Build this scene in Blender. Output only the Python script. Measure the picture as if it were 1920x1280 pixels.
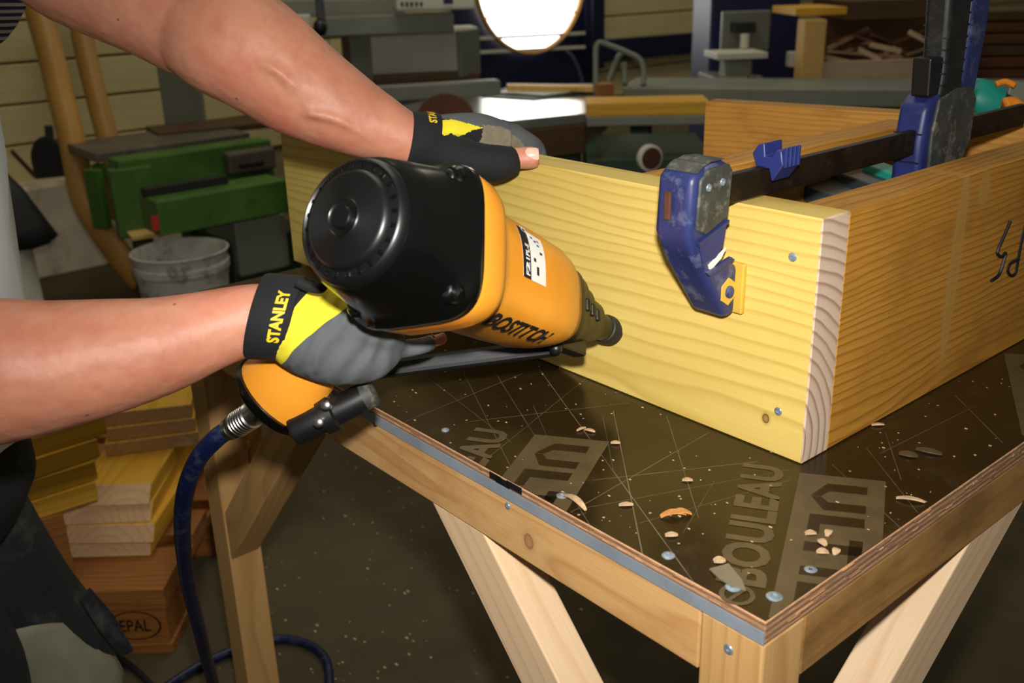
import bpy, bmesh, math, random
from mathutils import Vector, Matrix, noise

random.seed(7)
scene = bpy.context.scene
COL = scene.collection
for _o in list(bpy.data.objects):
    bpy.data.objects.remove(_o)

# ------------------------------------------------------------------ camera
W, H, FPX = 1920, 1280, 1860.0
YAW, PITCH, ROLL = -.8707, -.3667, -.027
CAM = Vector((.4280, -.6884, .4192))
_cy, _sy, _cp, _sp = math.cos(YAW), math.sin(YAW), math.cos(PITCH), math.sin(PITCH)
_f = Vector((_sy*_cp, _cy*_cp, _sp)); _r = Vector((_cy, -_sy, 0)); _u = _r.cross(_f)
CR = _r*math.cos(ROLL) + _u*math.sin(ROLL)
CU = -_r*math.sin(ROLL) + _u*math.cos(ROLL)
CF = _f
cam_d = bpy.data.cameras.new('camera'); cam = bpy.data.objects.new('camera', cam_d); COL.objects.link(cam)
cam.matrix_world = Matrix(((CR.x, CU.x, -CF.x, CAM.x), (CR.y, CU.y, -CF.y, CAM.y), (CR.z, CU.z, -CF.z, CAM.z), (0, 0, 0, 1)))
cam_d.sensor_fit = 'HORIZONTAL'; cam_d.sensor_width = 22.2; cam_d.lens = 22.2*FPX/W
cam_d.clip_start = .02; cam_d.clip_end = 60
cam_d.dof.use_dof = True; cam_d.dof.focus_distance = .93; cam_d.dof.aperture_fstop = 5.0
scene.camera = cam
scene.view_settings.view_transform = 'Standard'; scene.view_settings.look = 'None'
scene.view_settings.gamma = 1; scene.view_settings.use_curve_mapping = False
scene.view_settings.exposure = 0.0

# ------------------------------------------------------------------ light
world = bpy.data.worlds.new('workshop_daylight'); scene.world = world; world.use_nodes = True
wn = world.node_tree.nodes['Background']; wn.inputs[0].default_value = (1.0, .95, .80, 1); wn.inputs[1].default_value = .10

def area_light(name, loc, target, size, power, color):
    d = bpy.data.lights.new(name, 'AREA'); d.shape = 'DISK'; d.size = size; d.energy = power; d.color = color
    o = bpy.data.objects.new(name, d); COL.objects.link(o); o.location = loc
    o.rotation_euler = (Vector(target)-Vector(loc)).to_track_quat('-Z', 'Y').to_euler()
    return o
# the camera's own flash, just above the lens
fl_l = area_light('camera_flash', CAM + CU*.09 + CR*.01 + CF*.02, CAM + CF*1.0 + CR*.10 + CU*.03, .04, 4.7, (1.0, .97, .93))
fl_l.data.spread = math.radians(100)
# added fill lights, unseen overhead, to brighten the background, board tops and pile
for _x, _y, _w in ((-2.4, 1.2, 13), (-2.6, 4.0, 13), (-.9, .1, 9)):
    area_light('overhead_fill', (_x, _y, 2.3), (_x-.2, _y, 0), 1.2, _w, (1.0, .94, .74))

# ------------------------------------------------------------------ geometry helpers
def ray(x, y): return CR*((x-W/2)/FPX) + CU*(-(y-H/2)/FPX) + CF
def D(x, y, d): return CAM + ray(x, y)*d
def Z(x, y, z): r = ray(x, y); return CAM + r*((z-CAM.z)/r.z)
def Y(x, y, v): r = ray(x, y); return CAM + r*((v-CAM.y)/r.y)
def X(x, y, v): r = ray(x, y); return CAM + r*((v-CAM.x)/r.x)
def px(P):
    q = Vector(P)-CAM; d = q.dot(CF); return (W/2+FPX*q.dot(CR)/d, H/2-FPX*q.dot(CU)/d, d)
FLOOR = -.80

class MB:
    """collects vertices and faces"""
    def __init__(s): s.v = []; s.f = []; s.m = []
    def add(s, vs, fs, mi=0):
        b = len(s.v); s.v += [tuple(v) for v in vs]; s.f += [tuple(i+b for i in f) for f in fs]; s.m += [mi]*len(fs); return s
    def box(s, c, size, M=None, mi=0):
        x, y, z = [a/2 for a in size]; c = Vector(c)
        vs = [Vector((sx*x, sy*y, sz*z))+c for sx in (-1, 1) for sy in (-1, 1) for sz in (-1, 1)]
        if M: vs = [M @ v for v in vs]
        return s.add(vs, [(0, 1, 3, 2), (4, 6, 7, 5), (0, 4, 5, 1), (2, 3, 7, 6), (0, 2, 6, 4), (1, 5, 7, 3)], mi)
    def loft(s, rings, cap=True, mi=0, close=True):
        n = len(rings[0]); vs = [v for r in rings for v in r]; fs = []
        for i in range(len(rings)-1):
            for j in range(n if close else n-1):
                k = (j+1) % n
                fs.append((i*n+j, i*n+k, (i+1)*n+k, (i+1)*n+j))
        if cap:
            fs.append(tuple(reversed(range(n)))); fs.append(tuple((len(rings)-1)*n+j for j in range(n)))
        return s.add(vs, fs, mi)
    def tube(s, pts, rad, n=12, mi=0, ell=None, up=None, cap=True):
        pts = [Vector(p) for p in pts]
        if not hasattr(rad, '__len__'): rad = [rad]*len(pts)
        rings = []; prev = None
        for i, p in enumerate(pts):
            t = (pts[min(i+1, len(pts)-1)]-pts[max(i-1, 0)]).normalized()
            if up is not None: a = Vector(up) - t*t.dot(Vector(up))
            elif prev is None:
                a = Vector((0, 0, 1)) if abs(t.z) < .9 else Vector((1, 0, 0)); a = a - t*t.dot(a)
            else: a = prev - t*t.dot(prev)
            a.normalize(); prev = a; b = t.cross(a)
            e = 1 if ell is None else (ell[i] if hasattr(ell, '__len__') else ell)
            rings.append([p + a*(rad[i]*math.cos(2*math.pi*j/n)) + b*(rad[i]*e*math.sin(2*math.pi*j/n)) for j in range(n)])
        return s.loft(rings, cap, mi)
    def prism(s, poly, fn, t0, t1, mi=0):
        n = len(poly)
        return s.loft([[fn(a, b, t0) for a, b in poly], [fn(a, b, t1) for a, b in poly]], True, mi)
    def lathe(s, prof, O, A, n=32, mi=0, ends=True):
        A = Vector(A).normalized(); a = Vector((0, 0, 1)) if abs(A.z) < .9 else Vector((1, 0, 0)); a = (a-A*A.dot(a)).normalized(); b = A.cross(a); O = Vector(O)
        rings = [[O + A*h + (a*math.cos(2*math.pi*j/n)+b*math.sin(2*math.pi*j/n))*max(r, 1e-5) for j in range(n)] for r, h in prof]
        return s.loft(rings, ends, mi)
    def ico(s, c, r, sub=1, scale=(1, 1, 1), mi=0, jit=0, M=None):
        bm = bmesh.new(); bmesh.ops.create_icosphere(bm, subdivisions=sub, radius=1)
        vs = []
        for v in bm.verts:
            k = 1+random.uniform(-jit, jit)
            q = Vector((v.co.x*scale[0], v.co.y*scale[1], v.co.z*scale[2]))*r*k
            if M: q = M @ q
            vs.append(q+Vector(c))
        bm.verts.index_update(); fs = [tuple(v.index for v in f.verts) for f in bm.faces]; bm.free()
        return s.add(vs, fs, mi)
    def mesh(s, name):
        me = bpy.data.meshes.new(name); me.from_pydata(s.v, [], s.f)
        for p, m in zip(me.polygons, s.m): p.material_index = m
        me.update()
        bm = bmesh.new(); bm.from_mesh(me); bmesh.ops.recalc_face_normals(bm, faces=bm.faces); bm.to_mesh(me); bm.free()
        return me
    def build(s, name, mats, parent=None, smooth=False, bevel=0, M=None, seg=2, angle=40):
        return link(name, s.mesh(name), mats, parent, smooth, bevel, M, seg, angle)

def link(name, me, mats, parent=None, smooth=False, bevel=0, M=None, seg=2, angle=40):
    o = bpy.data.objects.new(name, me); COL.objects.link(o)
    if not isinstance(mats, (list, tuple)): mats = [mats]
    if len(me.materials) == 0:
        for m in mats: me.materials.append(m)
    if M is not None: o.matrix_world = M
    if parent is not None:
        o.parent = parent; o.matrix_parent_inverse = WM[parent.name].inverted()
    WM[o.name] = M.copy() if M is not None else Matrix()
    if smooth:
        for p in me.polygons: p.use_smooth = True
        if smooth == 'auto':
            bm = bmesh.new(); bm.from_mesh(me); lim = math.radians(angle)
            for e in bm.edges:
                if len(e.link_faces) == 2 and e.calc_face_angle(0) > lim: e.smooth = False
            bm.to_mesh(me); bm.free()
    if bevel:
        b = o.modifiers.new('bevel', 'BEVEL'); b.width = bevel; b.segments = seg; b.limit_method = 'ANGLE'; b.angle_limit = math.radians(35)
    return o
WM = {}
def tag(o, label, cat, group=None, kind=None):
    o['label'] = label; o['category'] = cat
    if group: o['group'] = group
    if kind: o['kind'] = kind
    return o
def thing(name, loc, label, cat, group=None):
    o = bpy.data.objects.new(name, None); COL.objects.link(o); o.location = loc; o.empty_display_size = .05
    WM[o.name] = Matrix.Translation(Vector(loc))
    return tag(o, label, cat, group)
def structure(o): o['kind'] = 'structure'; return o

def catmull(pts, n=6):
    """pts: list of tuples of any length, returns interpolated tuples"""
    P = [tuple(p) for p in pts]; out = []
    for i in range(len(P)-1):
        p0, p1, p2, p3 = P[max(i-1, 0)], P[i], P[i+1], P[min(i+2, len(P)-1)]
        for k in range(n):
            t = k/n
            out.append(tuple(.5*((2*b)+(-a+c)*t+(2*a-5*b+4*c-d)*t*t+(-a+3*b-3*c+d)*t**3) for a, b, c, d in zip(p0, p1, p2, p3)))
    out.append(P[-1]); return out

RH = Vector((_r.x, _r.y, 0)); FH = Vector((_f.x, _f.y, 0)).normalized()
def solve_w(P, dr, k, axis):
    q = P-CAM; a, b = q.dot(axis), dr.dot(axis); c, d = q.dot(CF), dr.dot(CF)
    return (k*c-a)/(b-k*d)
def fbox(x0, x1, ytop, ybot, d, yaw, thick):
    """an upright block: front lower-left corner seen at (x0, ybot) d metres away, turned by yaw. Returns matrix (corner, X along the front, Y away), size"""
    a = math.radians(yaw); dx = RH*math.cos(a)+FH*math.sin(a); dy = -RH*math.sin(a)+FH*math.cos(a)
    P = D(x0, ybot, d)
    w = solve_w(P, dx, (x1-W/2)/FPX, CR); h = solve_w(P, Vector((0, 0, 1)), -(ytop-H/2)/FPX, CU)
    M = Matrix(((dx.x, dy.x, 0, P.x), (dx.y, dy.y, 0, P.y), (0, 0, 1, P.z), (0, 0, 0, 1)))
    return M, Vector((w, thick, h))
def slab(name, spec, mat, parent=None, bevel=.002, smooth=False, down=None):
    """down: extend the block down to that height"""
    M, s = fbox(*spec)
    if down is not None:
        s.z += M[2][3]-down; M[2][3] = down
    # mesh centred with its long side on local X so that grain runs along it
    o = MB().box(s/2, s).build(name, mat, parent, bevel=bevel, M=M)
    return o
def frame(P, dx, dz=Vector((0, 0, 1))):
    dx = Vector(dx).normalized(); dz = Vector(dz); dz = (dz-dx*dx.dot(dz)).normalized(); dy = dz.cross(dx)
    return Matrix(((dx.x, dy.x, dz.x, P[0]), (dx.y, dy.y, dz.y, P[1]), (dx.z, dy.z, dz.z, P[2]), (0, 0, 0, 1)))
def beam(name, A, B, wy, wz, mat, parent=None, up=(0, 0, 1), bevel=.0015, mats_end=None):
    """bar from A to B with its grain along its length"""
    A, B = Vector(A), Vector(B); M = frame(A, B-A, up); L = (B-A).length
    mb = MB().box((L/2, 0, 0), (L, wy, wz))
    if mats_end is not None: mb.m[0] = 1; mb.m[1] = 1; mat = [mat, mats_end]
    return mb.build(name, mat, parent, bevel=bevel, M=M)

# ------------------------------------------------------------------ materials
def lin(c): return tuple(((v/255)/12.92 if v/255 <= .04045 else ((v/255+.055)/1.055)**2.4) for v in c)+(1,)
class NT:
    def __init__(s, name):
        s.mat = bpy.data.materials.new(name); s.mat.use_nodes = True; s.t = s.mat.node_tree; s.n = s.t.nodes
        s.b = s.n['Principled BSDF']
    def new(s, typ, **kw):
        n = s.n.new(typ)
        for k, v in kw.items(): setattr(n, k, v)
        return n
    def set(s, n, **kw):
        for k, v in kw.items(): n.inputs[k.replace('_', ' ')].default_value = v
        return n
    def l(s, a, b): s.t.links.new(a, b)
    def mix(s, fac, a, b, mode='MIX'):
        m = s.new('ShaderNodeMix', data_type='RGBA', blend_type=mode)
        for i, v in ((0, fac), (6, a), (7, b)):
            if hasattr(v, 'links'): s.l(v, m.inputs[i])
            else: m.inputs[i].default_value = v
        return m.outputs[2]
    def math(s, op, a, b=0, c=None, clamp=False):
        m = s.new('ShaderNodeMath', operation=op, use_clamp=clamp)
        for i, v in enumerate((a, b) if c is None else (a, b, c)):
            if hasattr(v, 'links'): s.l(v, m.inputs[i])
            else: m.inputs[i].default_value = v
        return m.outputs[0]
    def ramp(s, fac, stops):
        r = s.new('ShaderNodeValToRGB'); e = r.color_ramp.elements
        while len(e) < len(stops): e.new(.5)
        for k, (p, c) in zip(e, stops): k.position = p; k.color = c if hasattr(c, '__len__') else (c, c, c, 1)
        s.l(fac, r.inputs[0]); return r.outputs[0]
    def coords(s, scale=(1, 1, 1), loc=(0, 0, 0), rnd=0):
        tc = s.new('ShaderNodeTexCoord'); mp = s.new('ShaderNodeMapping'); s.l(tc.outputs['Object'], mp.inputs[0])
        mp.inputs['Scale'].default_value = scale; mp.inputs['Location'].default_value = loc
        if rnd:
            oi = s.new('ShaderNodeObjectInfo'); cb = s.new('ShaderNodeCombineXYZ')
            for i, k in enumerate((rnd*31, rnd*1.7, rnd*1.1)):
                s.l(s.math('MULTIPLY', oi.outputs['Random'], k), cb.inputs[i])
            va = s.new('ShaderNodeVectorMath', operation='ADD'); s.l(mp.outputs[0], va.inputs[0]); s.l(cb.outputs[0], va.inputs[1])
            return va.outputs[0]
        return mp.outputs[0]
    def noise(s, vec, scale, detail=3, rough=.55):
        n = s.new('ShaderNodeTexNoise'); s.l(vec, n.inputs['Vector']); n.inputs['Scale'].default_value = scale
        n.inputs['Detail'].default_value = detail; n.inputs['Roughness'].default_value = rough; return n.outputs['Fac']
    def bump(s, h, strength=.3, dist=.001):
        b = s.new('ShaderNodeBump'); b.inputs['Strength'].default_value = strength; b.inputs['Distance'].default_value = dist
        s.l(h, b.inputs['Height']); s.l(b.outputs[0], s.b.inputs['Normal'])

def plain(name, rgb, rough=.5, metal=0, spec=.5, var=.12, scale=20, bump=0, bscale=200, dirt=None, dirt_amt=.5, coat=0):
    t = NT(name); c = lin(rgb); v = t.coords()
    n = t.noise(v, scale, 4)
    d = tuple(x*(1-var*2) for x in c[:3])+(1,); e = tuple(min(1, x*(1+var)) for x in c[:3])+(1,)
    col = t.ramp(n, [(.3, d), (.7, e)])
    if dirt:
        m = t.ramp(t.noise(v, scale*1.7, 6, .7), [(.52, 0), (.66, dirt_amt)])
        col = t.mix(m, col, lin(dirt))
    t.l(col, t.b.inputs['Base Color'])
    t.b.inputs['Roughness'].default_value = rough; t.b.inputs['Metallic'].default_value = metal
    t.b.inputs['Specular IOR Level'].default_value = spec; t.b.inputs['Coat Weight'].default_value = coat
    if bump: t.bump(t.noise(v, bscale, 3), bump)
    return t.mat

def wood(name, light, dark, ring=55, centre=(.03, -.06), streak=.35, knots=(), rough=.6, stain=None, wob=.05, rnd=1, fine=.25, kcol=(90, 55, 25)):
    """solid timber: annual rings round a pith line along local X"""
    t = NT(name); v = t.coords(rnd=rnd*.05)
    lo = t.coords(scale=(1.2, 7, 7), rnd=rnd*.1)
    wobn = t.new('ShaderNodeTexNoise'); t.l(lo, wobn.inputs['Vector']); wobn.inputs['Scale'].default_value = 1.6; wobn.inputs['Detail'].default_value = 2
    sub = t.new('ShaderNodeVectorMath', operation='SUBTRACT'); t.l(wobn.outputs['Color'], sub.inputs[0]); sub.inputs[1].default_value = (.5, .5, .5)
    sc = t.new('ShaderNodeVectorMath', operation='SCALE'); t.l(sub.outputs[0], sc.inputs[0]); sc.inputs['Scale'].default_value = wob
    ad = t.new('ShaderNodeVectorMath', operation='ADD'); t.l(v, ad.inputs[0]); t.l(sc.outputs[0], ad.inputs[1])
    cadd = t.new('ShaderNodeVectorMath', operation='ADD'); t.l(ad.outputs[0], cadd.inputs[0]); cadd.inputs[1].default_value = (0, centre[0], centre[1])
    w = t.new('ShaderNodeTexWave', wave_type='RINGS', rings_direction='X', wave_profile='SAW'); t.l(cadd.outputs[0], w.inputs['Vector'])
    w.inputs['Scale'].default_value = ring; w.inputs['Distortion'].default_value = 1.2; w.inputs['Detail'].default_value = 1; w.inputs['Detail Scale'].default_value = .4
    g = t.ramp(w.outputs['Fac'], [(0, .05), (.55, .2), (.86, 1), (1, .1)])
    fib = t.noise(t.coords(scale=(4, 120, 120), rnd=rnd*.1), 4, 4, .6)
    blot = t.noise(t.coords(scale=(2, 6, 6), rnd=rnd*.1), 2.2, 3)
    col = t.mix(t.math('MULTIPLY', g, streak), lin(light), lin(dark))
    col = t.mix(t.math('MULTIPLY', t.ramp(fib, [(.35, 0), (.75, 1)]), fine), col, lin(dark))
    lt = lin(light); col = t.mix(t.ramp(blot, [(.35, 0), (.75, .45)]), col, (min(1, lt[0]*.78), lt[1]*.68, lt[2]*.5, 1))
    if stain:
        col = t.mix(t.ramp(t.noise(t.coords(scale=(2, 5, 5)), 3.1, 5, .65), [(.50, 0), (.68, .75)]), col, lin(stain))
    tc = t.new('ShaderNodeTexCoord')
    for (kx, ky, kz, kr, sx) in knots:
        mp = t.new('ShaderNodeVectorMath', operation='SUBTRACT'); t.l(tc.outputs['Object'], mp.inputs[0]); mp.inputs[1].default_value = (kx, ky, kz)
        ms = t.new('ShaderNodeVectorMath', operation='MULTIPLY'); t.l(mp.outputs[0], ms.inputs[0]); ms.inputs[1].default_value = (1/(kr*sx), 1/(kr*4), 1/kr)
        ln = t.new('ShaderNodeVectorMath', operation='LENGTH'); t.l(ms.outputs[0], ln.inputs[0])
        m = t.ramp(t.math('MULTIPLY', ln.outputs['Value'], .5), [(0, .55), (.36, .75), (.46, 1), (.54, .3), (.9, 0)])
        col = t.mix(m, col, lin(kcol))
    t.l(col, t.b.inputs['Base Color']); t.b.inputs['Roughness'].default_value = rough; t.b.inputs['Specular IOR Level'].default_value = .3
    t.bump(t.math('ADD', t.math('MULTIPLY', g, -.4), fib), .25, .0006)
    return t.mat

M_ = {}
M_['yellow_pine'] = wood('yellow_treated_spruce', (220, 194, 108), (172, 138, 54), ring=30, centre=(.05, -.02), streak=.55,
                         knots=[(.86, 0, .031, .0045, .8), (.13, 0, .12, .003, 1.2)], wob=.040, rnd=0, fine=.18)
M_['end_grain'] = wood('sawn_end_grain', (214, 190, 168), (128, 94, 74), ring=30, centre=(.05, -.02), streak=.85, wob=.02, rnd=0, fine=.12)
M_['orange_pine'] = wood('amber_treated_spruce', (206, 150, 66), (150, 94, 28), ring=46, centre=(.10, .03), streak=.6, wob=.03, stain=(150, 96, 34), rnd=1, fine=.4)
M_['side_pine'] = wood('amber_side_spruce', (194, 140, 54), (122, 74, 18), ring=52, centre=(.10, .03), streak=.75, wob=.03, stain=(150, 100, 36), rnd=0, fine=.45,
                       knots=[(.20, 0, .13, .10, .10), (.24, 0, .2, .016, .6)], kcol=(172, 132, 66))
M_['bench_pine'] = wood('bench_apron_pine', (214, 172, 116), (166, 112, 58), ring=22, centre=(.04, .02), streak=.6, wob=.10,
                        knots=[(.672, -.015, -.004, .0075, .8)], stain=(176, 124, 70), rnd=0, kcol=(150, 98, 66))
M_['bench_pine2'] = wood('weathered_apron_pine', (172, 130, 76), (120, 82, 40), ring=26, centre=(.05, .03), streak=.4, wob=.06, stain=(112, 80, 44))
M_['leg_pine'] = wood('leg_pine', (206, 164, 106), (160, 112, 62), ring=26, centre=(.06, .02), streak=.5, wob=.05)
M_['brace_pine'] = wood('pale_brace_pine', (232, 204, 168), (204, 158, 112), ring=20, centre=(.05, .04), streak=.45, wob=.05, fine=.3)
M_['pile_yellow'] = wood('yellow_offcut_spruce', (230, 178, 58), (186, 124, 28), ring=22, centre=(.05, .02), streak=.5, wob=.05)
M_['pile_end'] = wood('pale_cut_end', (222, 186, 142), (170, 130, 92), ring=22, centre=(.05, .02), streak=.4, wob=.03)
M_['pallet'] = wood('brown_pallet_wood', (166, 108, 52), (104, 62, 28), ring=24, centre=(.05, .03), streak=.5, wob=.06, knots=[(.1, .04, .02, .008, 1.4), (.22, .1, .02, .006, 1.4)])
M_['crate_pine'] = wood('crate_pine', (224, 184, 112), (180, 130, 66), ring=20, centre=(.05, .03), streak=.4)
M_['offcut'] = wood('pale_offcut', (216, 178, 144), (150, 108, 76), ring=20, streak=.4)
M_['offcut_dark'] = wood('dark_offcut', (110, 70, 46), (66, 40, 26), ring=20, streak=.4)
M_['ply'] = wood('plywood_face', (204, 178, 150), (176, 144, 112), ring=8, centre=(.3, .2), streak=.3)
M_['brown_board'] = wood('dull_brown_board', (96, 72, 48), (66, 46, 28), ring=20, streak=.4)
M_['wall_plank'] = wood('cream_painted_plank', (212, 198, 150), (176, 158, 108), ring=10, streak=.2, fine=.2)
M_['wall_back'] = plain('dark_wall_gap', (150, 136, 96), .9)
M_['plinth'] = plain('white_painted_masonry', (232, 216, 192), .85, var=.1, scale=6, bump=.3, dirt=(150, 126, 92))
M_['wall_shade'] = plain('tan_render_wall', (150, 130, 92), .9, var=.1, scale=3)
M_['green'] = plain('green_machine_enamel', (70, 112, 40), .45, var=.12, scale=6, dirt=(46, 60, 26), dirt_amt=.4)
M_['dkgreen'] = plain('dark_green_enamel', (24, 54, 22), .5, var=.2, scale=5)
M_['red'] = plain('red_paint', (196, 44, 30), .5)
M_['iron'] = plain('grey_cast_iron', (112, 104, 92), .45, .3, var=.15, scale=8, dirt=(80, 66, 50))
M_['grey_metal'] = plain('grey_painted_steel', (124, 126, 112), .5, .1, var=.1, scale=5)
M_['lt_grey'] = plain('light_grey_enamel', (212, 208, 192), .5, var=.08, scale=4)
M_['dark_metal'] = plain('dark_oily_steel', (60, 50, 38), .5, .4, var=.25, scale=30)
M_['black_plastic'] = plain('black_plastic', (20, 20, 20), .4, spec=.5, var=.2, scale=40)
M_['dark_void'] = plain('dark_machine_recess', (26, 28, 24), .6)
M_['saw_top'] = plain('polished_saw_table', (205, 208, 205), .22, .9, var=.06, scale=4)
M_['steel'] = plain('bright_steel', (190, 188, 182), .25, 1.0, var=.1, scale=60)
M_['zinc'] = plain('zinc_plated_screw', (150, 164, 176), .35, .5, var=.15, scale=300)
M_['navy'] = plain('navy_machine_enamel', (26, 34, 76), .5, var=.15, scale=4)
M_['navy_dark'] = plain('dark_navy_steel', (14, 20, 50), .5, var=.15, scale=4)
M_['tan_pipe'] = plain('tan_plastic_pipe', (186, 136, 62), .45, var=.1, scale=3)
M_['bucket'] = plain('dirty_white_plastic', (188, 186, 176), .55, var=.1, scale=8, dirt=(110, 104, 92), dirt_amt=.8)
M_['concrete'] = plain('dusty_concrete', (84, 72, 46), .9, var=.22, scale=2.5, dirt=(64, 54, 36), bump=.3, bscale=60)
M_['rub_black'] = plain('black_rubber', (16, 16, 17), .6, var=.2)
M_['hose_blue'] = plain('dark_blue_air_hose', (10, 22, 62), .4, var=.15, scale=30, dirt=(120, 124, 130), dirt_amt=.15)
# nail gun
M_['gun_orange'] = plain('orange_painted_magnesium', (220, 144, 40), .38, spec=.5, var=.04, scale=9, coat=.1)
M_['gun_black'] = plain('glossy_black_cap', (7, 8, 7), .2, spec=.5, var=.15, scale=12)
M_['gun_nose'] = plain('black_oxide_nose', (36, 32, 20), .42, .4, var=.2, scale=40)
M_['sticker'] = plain('white_sticker', (226, 224, 214), .5, var=.03)
M_['ink'] = plain('black_print', (18, 18, 20), .5)
M_['ink_blue'] = plain('blue_print', (60, 90, 180), .5)
M_['ink_white'] = plain('white_print', (225, 225, 222), .5)
M_['ink_red'] = plain('red_print', (200, 80, 60), .5)
# clamp
M_['clamp_blue'] = plain('worn_blue_plastic', (38, 47, 94), .42, var=.14, scale=25, dirt=(116, 122, 140), dirt_amt=.5)
M_['clamp_blue2'] = plain('blue_plastic', (34, 43, 100), .45, var=.12, scale=25)
M_['clamp_grey'] = plain('scuffed_dark_grey_plastic', (58, 60, 56), .55, var=.2, scale=40, dirt=(140, 134, 116), dirt_amt=.45, bump=.2)
M_['bar'] = plain('dark_brown_steel_bar', (36, 26, 18), .48, .5, var=.3, scale=35, dirt=(76, 54, 38), dirt_amt=.35)
M_['rust'] = plain('rusty_steel', (92, 54, 38), .7, .3, var=.25, scale=80)
M_['white_paint'] = plain('white_paint_smear', (226, 222, 206), .6)
M_['pad_yellow'] = plain('yellow_clamp_pad', (206, 166, 60), .6)
M_['grip_black'] = plain('black_grip_rubber', (24, 24, 23), .55, var=.2, scale=30, dirt=(80, 80, 76), dirt_amt=.25)
M_['teal'] = plain('teal_tool_plastic', (24, 146, 130), .45, var=.1)
M_['slate'] = plain('dark_slate_plastic', (50, 60, 66), .4, var=.15, scale=15)
M_['orange_tool'] = plain('orange_tool_plastic', (236, 140, 30), .45)
# person
M_['glove_grey'] = plain('grey_glove_fabric', (88, 92, 94), .85, var=.1, scale=30, bump=.25, bscale=900)
M_['glove_yellow'] = plain('yellow_glove_fabric', (232, 214, 40), .8, var=.06, scale=30, bump=.2, bscale=900)
M_['glove_black'] = plain('black_glove_neoprene', (13, 15, 18), .85, var=.15, scale=40, bump=.15, bscale=700)
M_['glove_suede'] = plain('taupe_suede_patch', (132, 122, 102), .9, var=.12, scale=80, bump=.3, bscale=600)
M_['letter_yellow'] = plain('yellow_lettering', (226, 190, 30), .6)
M_['nail'] = plain('fingernail', (232, 186, 166), .3, var=.05)
M_['trouser'] = plain('dark_work_trousers', (30, 35, 36), .9, var=.25, scale=7, bump=.3, bscale=500, dirt=(96, 98, 92), dirt_amt=.35)
M_['knee'] = plain('grey_green_knee_panel', (150, 146, 122), .9, var=.15, scale=10, bump=.3, bscale=400)
M_['shirt'] = plain('white_cotton', (220, 228, 230), .85, var=.04, scale=6)

def skin_material():
    t = NT('skin'); v = t.coords()
    a = t.noise(v, 9, 4); b = t.noise(v, 60, 4, .6)
    col = t.ramp(a, [(.3, lin((176, 112, 86))), (.55, lin((196, 134, 106))), (.75, lin((198, 118, 95)))])
    col = t.mix(t.ramp(b, [(.45, 0), (.75, .35)]), col, lin((176, 88, 64)))
    vn = t.new('ShaderNodeTexVoronoi', feature='F1'); t.l(v, vn.inputs['Vector']); vn.inputs['Scale'].default_value = 26
    col = t.mix(t.ramp(vn.outputs['Distance'], [(.028, .8), (.05, 0)]), col, lin((120, 60, 40)))
    t.l(col, t.b.inputs['Base Color']); t.b.inputs['Roughness'].default_value = .52
    t.b.inputs['Subsurface Weight'].default_value = .12; t.b.inputs['Subsurface Radius'].default_value = (.012, .005, .003); t.b.inputs['Subsurface Scale'].default_value = .6
    st = t.noise(t.coords(scale=(18, 18, 18)), 1.4, 2)
    t.bump(t.math('ADD', t.math('MULTIPLY', st, 1.5), t.math('MULTIPLY', t.noise(v, 260, 3), .12)), .5, .004)
    return t.mat
M_['skin'] = skin_material()

def stripes_material():
    t = NT('navy_striped_cotton'); v = t.coords()
    w = t.new('ShaderNodeTexWave', wave_type='BANDS', bands_direction='DIAGONAL', wave_profile='SIN'); t.l(v, w.inputs['Vector'])
    w.inputs['Scale'].default_value = 62; w.inputs['Distortion'].default_value = .3
    t.l(t.ramp(w.outputs['Fac'], [(.45, lin((28, 42, 110))), (.6, lin((222, 226, 236)))]), t.b.inputs['Base Color']); t.b.inputs['Roughness'].default_value = .85
    return t.mat
M_['stripes'] = stripes_material()

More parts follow.
